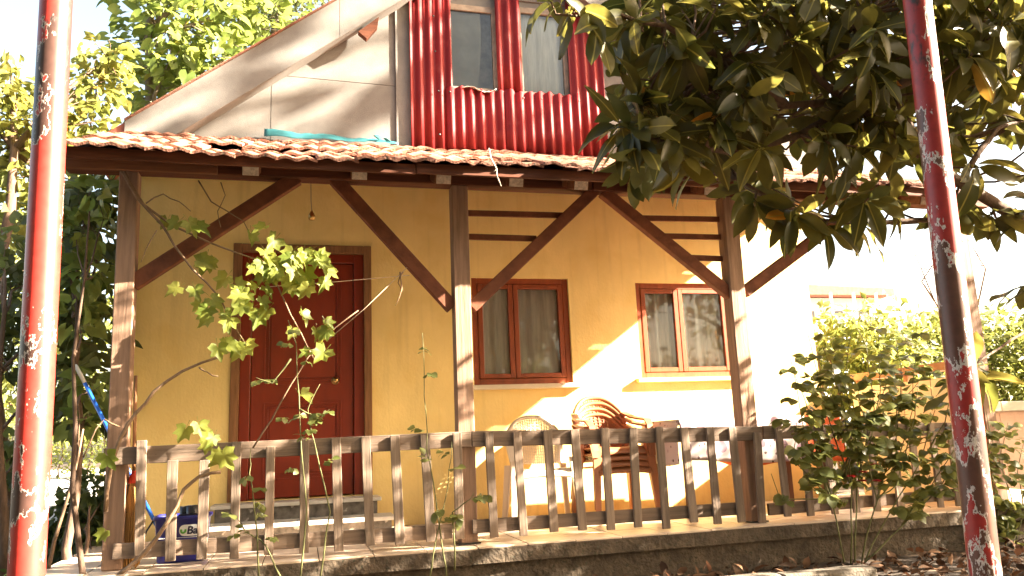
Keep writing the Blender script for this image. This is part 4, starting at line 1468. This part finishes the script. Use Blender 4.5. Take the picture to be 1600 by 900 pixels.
# grapevine climbing the corner post
def grape_leaves(spots, r_, smin=.8, smax=1.15):
    out = []
    for px, py, Y, k, spread in spots:
        for _ in range(k):
            x = px + r_.gauss(0, spread); y = py + r_.gauss(0, spread * .8)
            p = at(x, y, Y + r_.uniform(-.10, .10))
            nr = Vector((r_.uniform(-.2, .9), -1.0, r_.uniform(.1, .9))) + rvec(r_) * .35
            ax = Vector((r_.uniform(-.8, .8), r_.uniform(-.4, .1), -r_.uniform(.3, 1)))
            out.append(leaf_mat4(p, ax, nr, r_.uniform(smin, smax)))
    return out


r_ = random.Random(31)
gv = thing('grapevine', tuple(at(185, 905, -.2)), 'grapevine with pale green lobed leaves trained in front of the door', 'vine')
T_GR = [grape_tpl(.078, i) for i in range(7)]


def cane(parent, pts, r0, r1, Y, m='cane', name='cane', n=6):
    P = [at(p[0], p[1], Y + (p[2] if len(p) > 2 else 0)) for p in pts]
    # smooth with intermediate points
    Q = []
    for i in range(len(P) - 1):
        Q += [P[i], P[i].lerp(P[i + 1], .5) + rvec() * .008]
    Q.append(P[-1])
    MB().tube(Q, [r0 + (r1 - r0) * i / (len(Q) - 1) for i in range(len(Q))], n).build(name, M[m], parent)


VY = -.22
cane(gv, [(175, 905), (222, 868), (262, 815), (287, 765), (312, 744), (345, 738)], .014, .009, VY)
cane(gv, [(165, 800), (172, 735), (188, 685), (213, 645), (240, 612), (285, 580), (345, 557)], .014, .008, VY)
cane(gv, [(311, 574), (325, 582), (341, 588)], .006, .003, VY)
cane(gv, [(163, 655), (187, 667)], .006, .005, VY)
cane(gv, [(172, 240), (215, 310), (252, 350), (272, 383), (300, 420), (345, 468), (385, 540)], .012, .005, -.14)
cane(gv, [(185, 250), (225, 320), (275, 355), (330, 380), (400, 405), (440, 420)], .010, .004, -.14)
cane(gv, [(228, 318), (255, 303), (280, 315), (298, 330)], .005, .003, -.14)
cane(gv, [(310, 282), (330, 315), (352, 328), (380, 345), (395, 370)], .005, .003, -.12)
cane(gv, [(345, 285), (352, 305), (340, 330), (345, 355)], .004, .0025, -.12)
cane(gv, [(245, 360), (228, 390), (220, 410)], .004, .002, -.14)
cane(gv, [(405, 390), (440, 460), (470, 520), (490, 560)], .006, .004, -.2)
cane(gv, [(395, 700), (425, 655), (455, 600), (480, 560), (520, 515), (560, 485)], .006, .004, -.18)
cane(gv, [(625, 425), (628, 450), (618, 478)], .006, .002, -.05)
cane(gv, [(630, 425), (622, 442), (630, 455)], .005, .002, -.05)
spots = [(275, 345, -.15, 2, 8), (300, 352, -.12, 4, 12), (325, 395, -.15, 4, 10), (295, 450, -.2, 3, 7), (320, 462, -.2, 4, 9), (350, 480, -.25, 7, 14), (365, 490, -.25, 3, 10), (395, 375, -.22, 4, 9), (425, 365, -.25, 2, 5),
         (410, 410, -.22, 8, 16), (440, 420, -.25, 9, 16), (470, 395, -.28, 7, 13), (495, 395, -.28, 4, 9), (500, 418, -.28, 4, 9), (430, 450, -.25, 8, 14), (465, 440, -.25, 5, 12), (410, 480, -.22, 4, 9), (488, 445, -.28, 2, 5), (375, 440, -.2, 4, 10),
         (450, 500, -.25, 3, 14), (490, 520, -.28, 4, 12), (515, 525, -.28, 3, 7), (485, 545, -.28, 2, 7), (360, 540, -.2, 5, 12), (375, 545, -.2, 3, 8),
         (310, 675, -.32, 4, 8), (350, 680, -.34, 3, 9), (362, 705, -.36, 3, 9), (355, 722, -.36, 2, 7), (165, 825, -.3, 2, 6), (165, 705, -.3, 2, 6), (128, 365, .3, 1, 2), (470, 610, -.2, 1, 4)]
spots = [(a, b, c, max(1, int(d * .85 + .2)), e * 1.35) for a, b, c, d, e in spots]
foliage(gv, T_GR, grape_leaves(spots, r_, .7, 1.2), M['lf_grape'], 300)


# roses: canes with leaflets in fives
def rose_leaves(P, r_, step=.075, size=.045, dens=.8, start=.3):
    out = []
    L = 0
    n = len(P)
    for i in range(n - 1):
        a, b = P[i], P[i + 1]
        seg = (b - a).length
        k = max(1, int(seg / step))
        for j in range(k):
            if (i + j / k) / n < start or r_.random() > dens: continue
            p = a.lerp(b, j / k)
            d = Vector((r_.uniform(-1, 1), r_.uniform(-1, .6), r_.uniform(-.2, .5))).normalized()
            sd = d.cross(Vector((0, 0, 1))).normalized()
            for (t, s) in ((.035, 1), (.035, -1), (.065, 1), (.065, -1), (.08, 0)):
                q = p + d * t
                ax = d * .6 + sd * s * .9 + Vector((0, 0, -.25)) + rvec(r_) * .25
                nr = Vector((0, -.3, 1)) + rvec(r_) * .7
                out.append(leaf_mat4(q, ax, nr, r_.uniform(.75, 1.2)))
    return out


T_ROSE = [leaf_tpl(.048, .038, 4, .2, .2, .08, .95, .7), leaf_tpl(.052, .041, 4, .1, .35, .08, .95, .7)]


def rose(name, label, canes_, Y, nobj, seed, step=.075, r0=.007, dens=.8, start=.3, scale=1.0):
    r_ = random.Random(seed)
    b = at(canes_[0][0][0], canes_[0][0][1], Y)
    root = thing(name, tuple(b), label, 'rose bush')
    mats_ = []
    for c in canes_:
        P = [at(p[0], p[1], Y + (p[2] if len(p) > 2 else 0)) for p in c]
        Q = []
        for i in range(len(P) - 1):
            for k in range(3): Q.append(P[i].lerp(P[i + 1], k / 3) + rvec(r_) * .006)
        Q.append(P[-1])
        MB().tube(Q, [r0 - (r0 - .002) * i / (len(Q) - 1) for i in range(len(Q))], 5).build('cane', M['rosecane'], root)
        mats_ += rose_leaves(Q, r_, step, dens=dens, start=start)
    if scale != 1: mats_ = [q @ Matrix.Scale(scale, 4) for q in mats_]
    foliage(root, T_ROSE, mats_, M['lf_rose'], nobj)
    return root


rose('rose_plant', 'single upright rose cane in front of the yellow wall beside the middle post', [[(698, 905), (690, 850), (680, 780), (668, 700), (663, 620), (660, 520)], [(672, 905), (680, 850), (700, 760), (706, 690)], [(710, 890), (708, 800), (735, 780), (740, 770)]], -.38, 60, 41, step=.10, r0=.006, dens=.75, start=.35, scale=1.15)
rose('rose_plant', 'thin rose canes rising in front of the brown door', [[(470, 905), (478, 800), (470, 700), (466, 620), (464, 540), (450, 500)], [(500, 905), (515, 800), (490, 690), (480, 640), (500, 600)], [(405, 905), (398, 800), (390, 740), (392, 700)], [(470, 640), (500, 655), (515, 640)], [(455, 560), (425, 600), (400, 590)], [(440, 905), (415, 850), (385, 830), (360, 800)], [(470, 650), (450, 660), (430, 655)]], -.36, 160, 42, step=.08, r0=.006, dens=.7, start=.3)
RC = [[(1320, 880), (1300, 780), (1260, 690), (1235, 560)], [(1330, 880), (1330, 760), (1320, 640), (1285, 540)], [(1335, 880), (1340, 760), (1365, 640), (1355, 540), (1330, 500)], [(1345, 880), (1370, 780), (1400, 680), (1410, 590), (1400, 530)],
      [(1350, 880), (1390, 800), (1440, 720), (1460, 640), (1450, 570)], [(1350, 880), (1410, 820), (1470, 760), (1500, 700), (1480, 640)], [(1310, 880), (1270, 800), (1240, 720), (1245, 660)], [(1325, 880), (1300, 790), (1280, 700), (1290, 630), (1310, 590)],
      [(1340, 880), (1360, 800), (1350, 700), (1385, 600)], [(1330, 880), (1310, 800), (1330, 700), (1310, 610), (1300, 570)], [(1360, 880), (1430, 800), (1480, 720), (1520, 660)], [(1330, 880), (1250, 830), (1220, 780), (1205, 740)],
      [(1350, 870), (1400, 760), (1430, 650), (1435, 600)], [(1330, 870), (1290, 760), (1265, 700), (1225, 650)], [(1340, 870), (1320, 740), (1345, 660), (1340, 600)], [(1345, 870), (1380, 740), (1420, 700), (1475, 680)], [(1315, 870), (1280, 820), (1260, 760), (1270, 730)]]
RC += [[(1325, 880), (1310, 760), (1290, 640), (1262, 520)], [(1330, 880), (1350, 740), (1375, 610), (1372, 505)], [(1345, 880), (1390, 760), (1425, 640), (1432, 515)], [(1350, 880), (1420, 760), (1475, 660), (1500, 560)],
       [(1320, 880), (1290, 770), (1262, 640), (1240, 580)], [(1350, 880), (1430, 790), (1510, 730), (1560, 690)], [(1335, 880), (1345, 720), (1320, 600), (1330, 520)], [(1340, 880), (1372, 720), (1400, 640), (1440, 590)]]
base_pts = [p for c in RC[:6] for p in c[1:3]]
for i in range(6, len(RC)):
    q = min(base_pts, key=lambda b: (b[0] - RC[i][1][0]) ** 2 + (b[1] - RC[i][1][1]) ** 2)
    RC[i] = [q] + RC[i][1:] if q[1] > RC[i][1][1] + 5 else [q] + RC[i][2:]
RC = [[(p[0], p[1], random.Random(i * 7 + 1).uniform(-.18, .14) * (k / 3)) for k, p in enumerate(c)] for i, c in enumerate(RC)]
rb = rose('rose_bush', 'full leafy rose bush with red flowers growing against the right fence panel', RC, -.50, 300, 43, step=.042, r0=.006, dens=.66, start=.25, scale=1.65)
for (px, py) in ((1349, 738), (1348, 752), (1367, 727), (1370, 752), (1330, 745)):
    p = at(px, py, -.58)
    fl = MB()
    r2 = random.Random(px)
    for k in range(16):
        a = k * 2.4; q = .006 + .016 * (k / 16)
        d = Vector((math.cos(a), math.sin(a), .9 - .05 * k))
        b = leaf_mat4(p + Vector((math.cos(a) * q * .3, math.sin(a) * q * .3, 0)), d, Vector((-math.cos(a), -math.sin(a), .6)))
        vs, fs = leaf_tpl(.024 + .010 * k / 16, .026, 2, .3, .2, 0)
        fl.add([b @ Vector(v) for v in vs], fs, True)
    fl.build('flower', M['rose'], rb)

rose('climbing_plant', 'dark climbing plant around the foot of the rightmost porch post', [[(1560, 860), (1545, 760), (1550, 690), (1540, 640)], [(1570, 860), (1580, 780), (1560, 720), (1575, 660)], [(1555, 860), (1560, 790), (1540, 720), (1555, 670)], [(1580, 870), (1600, 800), (1590, 740), (1600, 690)], [(1550, 870), (1570, 820), (1610, 790), (1620, 750)]], -.25, 120, 44, step=.04, r0=.006, dens=.85, start=.1, scale=1.4)['category'] = 'climber'

# broad-leaved tree hanging over the right half, near the camera
r_ = random.Random(51)
T_BIG = [leaf_tpl(.165, .060, 7, .22, .22, .12, 1.12, .62, .3, .06), leaf_tpl(.15, .054, 7, .40, .45, .12, 1.05, .62, -.5, .05), leaf_tpl(.185, .062, 7, .15, .12, .12, 1.15, .6, .2, .08),
         leaf_tpl(.13, .050, 7, .3, .65, .12, 1.1, .62, .6, .04), leaf_tpl(.16, .056, 7, .7, .3, .12, 1.0, .7, -.3, .05), leaf_tpl(.11, .044, 7, .25, .1, .12, 1.2, .6, .2, .05), leaf_tpl(.175, .050, 7, -.25, .35, .12, 1.1, .65, .7, .07)]
bt0 = Vector((3.1, -2.75, -.5))
bt = thing('broadleaf_evergreen', tuple(bt0), 'large-leaved evergreen tree overhanging the right half of the picture', 'tree')
fork = Vector((2.75, -2.7, 1.15))
MB().tube([bt0, bt0.lerp(fork, .5) + Vector((.05, .03, 0)), fork], [.115, .09, .066], 12).build('trunk', M['bark'], bt)
limbs = [
    [(1640, 15, 3.7), (1600, 33, 3.6), (1530, 70, 3.5), (1463, 104, 3.4), (1390, 140, 3.4), (1320, 158, 3.4), (1230, 165, 3.3), (1130, 150, 3.2), (1040, 100, 3.1)],
    [(1660, 390, 3.7), (1600, 348, 3.6), (1500, 285, 3.5), (1420, 225, 3.4), (1345, 175, 3.35), (1310, 150, 3.3), (1270, 110, 3.3), (1230, 40, 3.3)],
    [(1660, 110, 3.8), (1560, 112, 3.7), (1460, 118, 3.6), (1380, 60, 3.6), (1330, 10, 3.6)],
    [(1660, 375, 3.8), (1590, 353, 3.7), (1480, 345, 3.7), (1380, 348, 3.6), (1290, 345, 3.5), (1220, 320, 3.45), (1150, 280, 3.4)],
    [(1440, 235, 3.4), (1400, 150, 3.3), (1350, 60, 3.3), (1335, -10, 3.3)],
    [(1320, 165, 3.4), (1250, 210, 3.3), (1150, 240, 3.2), (1060, 225, 3.1), (1000, 215, 3.05)],
    [(1230, 165, 3.3), (1130, 90, 3.1), (1040, 40, 3.0), (960, 20, 2.95), (900, 25, 2.9)],
    [(1650, 500, 3.5), (1600, 520, 3.4), (1560, 545, 3.3), (1520, 575, 3.2)],
    [(1650, 430, 3.9), (1610, 440, 3.8)],
    [(1500, 285, 3.5), (1560, 200, 3.7), (1600, 190, 3.8)],
]
LP = []
for i, l in enumerate(limbs):
    P = [atd(*p) for p in l]
    if i in (0, 1, 2, 3, 7, 8): P = [fork - Vector((0, 0, .03)), fork.lerp(P[0], .6) + Vector((0, 0, .1))] + P
    r0 = (.034, .036, .024, .020, .016, .018, .016, .012, .012, .016)[i]
    Q = []
    for j in range(len(P) - 1): Q += [P[j], P[j].lerp(P[j + 1], .5) + rvec(r_) * .012]
    Q.append(P[-1])
    MB().tube(Q, [max(r0 * (1 - .7 * j / (len(Q) - 1)), (.058 - .009 * j) if i in (0, 1, 2, 3, 7, 8) else 0) for j in range(len(Q))], 8).build('limb', M['bark'], bt)
    LP += Q[2:]
poly = [(985, -60), (960, 60), (1010, 110), (960, 200), (970, 270), (1080, 265), (1130, 300), (1190, 330), (1260, 395), (1300, 375), (1370, 330), (1440, 305), (1500, 300), (1560, 345), (1660, 330), (1680, -60)]


def inpoly(x, y):
    c = False
    j = len(poly) - 1
    for i in range(len(poly)):
        xi, yi = poly[i]; xj, yj = poly[j]
        if (yi > y) != (yj > y) and x < (xj - xi) * (y - yi) / (yj - yi) + xi: c = not c
        j = i
    return c


wh = [(900, 15, 2.9), (930, 40, 2.9), (990, 30, 2.95), (860, 0, 2.9), (985, 200, 3.0), (1010, 150, 3.05), (1000, 235, 3.0), (1030, 215, 3.05), (975, 120, 3.1), (1060, 210, 3.0), (1060, 250, 3.1), (1120, 180, 3.0), (1180, 315, 3.3), (1240, 335, 3.3), (1295, 345, 3.4), (1345, 345, 3.4),
      (1530, 570, 3.2), (1500, 590, 3.2), (1600, 440, 3.6), (1640, 450, 3.6), (1500, 330, 3.5), (1550, 330, 3.6), (1590, 330, 3.6), (1470, 330, 3.6), (1400, 320, 3.6)]
while len(wh) < 360:
    x, y = r_.uniform(940, 1690), r_.uniform(-70, 400)
    if inpoly(x, y):
        if 1490 < x and 130 < y and r_.random() < .72: continue
        if y > 235 and x > 1080 and r_.random() < .78: continue
        wh.append((x, y, r_.uniform(2.9, 4.6)))
mats_ = []
tw = MB()
for (x, y, d) in wh:
    p = atd(x, y, d)
    near = min(LP, key=lambda q: (q - p).length)
    mid = near.lerp(p, .5) + Vector((0, 0, -.03)) + rvec(r_) * .03
    tw.tube([near, mid, p], [.006, .005, .0035], 5, False)
    td = ((p - mid).normalized() + Vector((0, 0, -.25)) + rvec(r_) * .5).normalized()
    u = td.orthogonal().normalized(); v = td.cross(u)
    k = r_.randint(6, 9)
    for i in range(k):
        a = i * 2.4 + r_.uniform(-.3, .3)
        ax = td * r_.uniform(.25, .9) + (u * math.cos(a) + v * math.sin(a)) + Vector((0, 0, -.55))
        nr = td + Vector((0, 0, .6)) + rvec(r_) * .4
        mats_.append(leaf_mat4(p - td * r_.uniform(0, .05), ax, nr, r_.uniform(.9, 1.3)))
tw.build('twigs', M['bark'], bt)['kind'] = 'stuff'
foliage(bt, T_BIG, mats_, M['lf_big'], 300, rest='crown')
# upper crown out of view
up = leaf_cloud([(Vector((2.4, -2.3, 3.9)), .9), (Vector((3.2, -2.9, 3.6)), 1.0), (Vector((1.6, -2.6, 3.8)), .7), (Vector((4.0, -3.2, 3.2)), 1.0), (Vector((3.6, -3.4, 2.6)), .8), (Vector((4.4, -2.9, 4.4)), 1.0), (Vector((.6, -3.9, 3.1)), .7), (Vector((1.6, -3.8, 3.3)), .8), (Vector((2.6, -3.8, 3.9)), .9), (Vector((.4, -3.1, 3.7)), .7), (Vector((1.4, -3.0, 4.2)), .8), (Vector((2.6, -3.0, 4.6)), .9), (Vector((3.6, -2.9, 5.2)), .9)], 4200, r_)
foliage(bt, T_BIG, up, M['lf_big'], 0, rest='crown')

# tall tree right of the picture whose crown shades the gable
rt = random.Random(66)
clus = []
for k in range(46):
    gx_, gz_ = rt.uniform(-2.7, 2.3), rt.uniform(3.0, 6.0)
    t = rt.uniform(3.6, 4.4)
    clus.append((Vector((gx_, 1.45, gz_)) + Vector((2.88, -1.0, 1.63)) * t, rt.uniform(.16, .28)))
tt = tree('tall_tree', (9.2, -7.6, -.4), (10.4, -6.2, 12.0), .030, 'tall tree to the right of the house shading the gable', [heart_tpl(.33), heart_tpl(.27)], M['lf_pop'], 46 * 4, clus, 0, M['barkgrey'], 61, ntw=1)

# orchard tree right of the porch, outside the picture, that shades the fence
tree('orchard_tree', (6.9, -2.6, -.4), (6.4, -2.2, 2.6), .10, 'leafy orchard tree right of the porch shading the fence', T_BIG, M['lf_big'], 3600,
     [(Vector((3.2, -1.75, 2.95)), .45), (Vector((3.9, -1.75, 3.0)), .60), (Vector((4.7, -1.7, 2.95)), .62), (Vector((5.5, -1.75, 3.0)), .65), (Vector((6.3, -1.8, 3.0)), .65), (Vector((7.1, -1.8, 3.0)), .65), (Vector((7.9, -1.8, 2.95)), .65), (Vector((8.7, -1.8, 2.95)), .65), (Vector((9.5, -1.9, 2.9)), .6), (Vector((8.6, -1.75, 3.9)), .42), (Vector((9.3, -1.75, 3.95)), .45), (Vector((9.9, -1.8, 3.9)), .42), (Vector((4.5, -2.5, 1.5)), .55), (Vector((5.3, -2.5, 1.5)), .6), (Vector((6.1, -2.5, 1.55)), .6), (Vector((5.0, -2.0, 2.3)), .5), (Vector((6.6, -2.0, 2.2)), .55), (Vector((8.2, -2.0, 2.3)), .6)], 0, M['bark'], 62)

tree('orchard_tree', (9.6, 1.4, -.4), (9.6, 1.0, 2.2), .10, 'leafy orchard tree right of the house shading the garden walls', T_HEART, M['lf_mul'], 1700,
     [(Vector((8.3, .5, 2.5)), .8), (Vector((9.3, .4, 2.6)), .9), (Vector((10.2, .4, 2.7)), .8), (Vector((9.0, .5, 3.4)), .8), (Vector((11.4, 1.5, 2.9)), .9), (Vector((12.4, 1.5, 2.8)), .9), (Vector((10.6, 1.4, 2.3)), .7)], 0, M['bark'], 64)

# unseen leaf mass added behind and left of the viewer to cut sky fill
r_ = random.Random(63)
wd = leaf_cloud([(Vector((x, -10.5 + r_.uniform(-1, 1), z)), 2.0) for x in (-15, -12, -9, -6, -3, 0, 3) for z in (1.5, 4.2, 6.6)] + [(Vector((-9.5, y, z)), 1.5) for y in (-8, -5.5) for z in (1, 3.2, 5.2)], 6500, r_)
wd_o = foliage(None, [heart_tpl(.55), heart_tpl(.45)], wd, M['lf_dark'], 0, rest='sky_blocking_wood')
tag(wd_o, 'unseen dark wood added behind the viewer to block sky light', 'wood')

# hedges beyond the garden
def hedge(name, label, px0, px1, ytop, d, n, seed, m, nobj=0, hgt=2.6, grp=None):
    r_ = random.Random(seed)
    a = atd(px0, ytop, d); b = atd(px1, ytop, d)
    root = thing(name, (a.x, a.y, -.2), label, 'hedge', grp)
    st = MB()
    out = []
    for k in range(n):
        t = r_.random()
        p = a.lerp(b, t)
        z = -.2 + (p.z + .2 + .22 * math.sin(t * 17 + seed) + .15 * math.sin(t * 41)) * (r_.random() ** .6)
        p = Vector((p.x + r_.gauss(0, .1), p.y + r_.gauss(0, .55), z))
        out.append(leaf_mat4(p, rvec(r_) + Vector((0, 0, .2)), Vector((0, -.5, 1)) + rvec(r_) * .9, r_.uniform(.9, 1.9)))
    for k in range(14):
        p = a.lerp(b, (k + .5) / 14)
        st.tube(wiggle((p.x, p.y, -.25), (p.x + r_.uniform(-.3, .3), p.y, p.z * .8), 4, .1, r_), [.03, .025, .02, .015, .008], 5)
    st.build('stems', M['bark'], root)['kind'] = 'stuff'
    foliage(root, T_HEDGE, out, m, nobj, rest='leaves')
    return root


hedge('hedge', 'pale sunlit hedge behind the cream garden wall', 1285, 1420, 505, 13, 4200, 71, M['lf_hedge'])
hedge('hedge', 'pale sunlit hedge behind the right red pole', 1420, 1680, 500, 14, 6000, 72, M['lf_hedge'])
hedge('hedge', 'bright hedge beyond the grey yard at the left', -60, 240, 640, 26, 4200, 73, M['lf_hedge'])
tree('small_leaf_tree', atd(60, 740, 24), atd(60, 420, 24), .16, 'distant green tree beyond the yard behind the left pole', [heart_tpl(.3), heart_tpl(.25)], M['lf_hedge'], 1300,
     [cl(10, 480, 24, 1.3), cl(90, 470, 24, 1.4), cl(40, 560, 23.5, 1.4), cl(130, 560, 24, 1.3), cl(0, 620, 23, 1.2), cl(60, 380, 24.5, 1.3), cl(170, 480, 25, 1.4), cl(110, 640, 23.5, 1.2)], 0, M['bark'], 17)

# fine bare branch right of the far house
bb = thing('bare_branches', tuple(atd(1510, 560, 9)), 'thin bare branches showing against the white sky behind the right pole', 'branches')
r_ = random.Random(81)
for (a, b, c) in (((1510, 560), (1460, 470), (1425, 385)), ((1510, 560), (1520, 450), (1480, 400)), ((1460, 470), (1440, 440), (1470, 395)), ((1510, 560), (1540, 420), (1510, 370))):
    P = [atd(*a, 9), atd(*b, 9), atd(*c, 9)]
    MB().tube(P, [.012, .008, .003], 5).build('branch', M['bark'], bb)
    for k in range(5):
        q = P[1].lerp(P[2], r_.random())
        MB().tube([q, q + rvec(r_) * .2], [.004, .002], 4).build('twig', M['bark'], bb)

# ground cover and litter
r_ = random.Random(91)
out = []
for k in range(2600):
    x, y = r_.uniform(-6.5, -2.7), r_.uniform(-1.2, 6.5)
    z = ground_z(x, y)
    h = r_.random() ** 2 * .22
    out.append(leaf_mat4((x, y, z + h), rvec(r_), Vector((0, 0, 1)) + rvec(r_) * .7, r_.uniform(.4, .9)))
o = foliage(None, T_SMALL, out, M['weed'], 0, rest='ground_cover')
tag(o, 'low green ground cover left of the porch', 'ground cover')
out = []
for k in range(2600):
    x, y = r_.choice(((r_.uniform(-6, -2.6), r_.uniform(-2, 6)), (r_.uniform(-2.6, 7), r_.uniform(-1.4, -.28)), (r_.uniform(-2.6, 7), r_.uniform(-1.4, -.28))))
    out.append(leaf_mat4((x, y, ground_z(x, y) + .015 + r_.random() * .03), rvec(r_), Vector((0, 0, 1)) + rvec(r_) * .5, r_.uniform(.5, 1.1)))
o = foliage(None, T_SMALL, out, M['litter'], 0, rest='leaf_litter')
tag(o, 'dry fallen leaves scattered over the garden soil', 'fallen leaves')
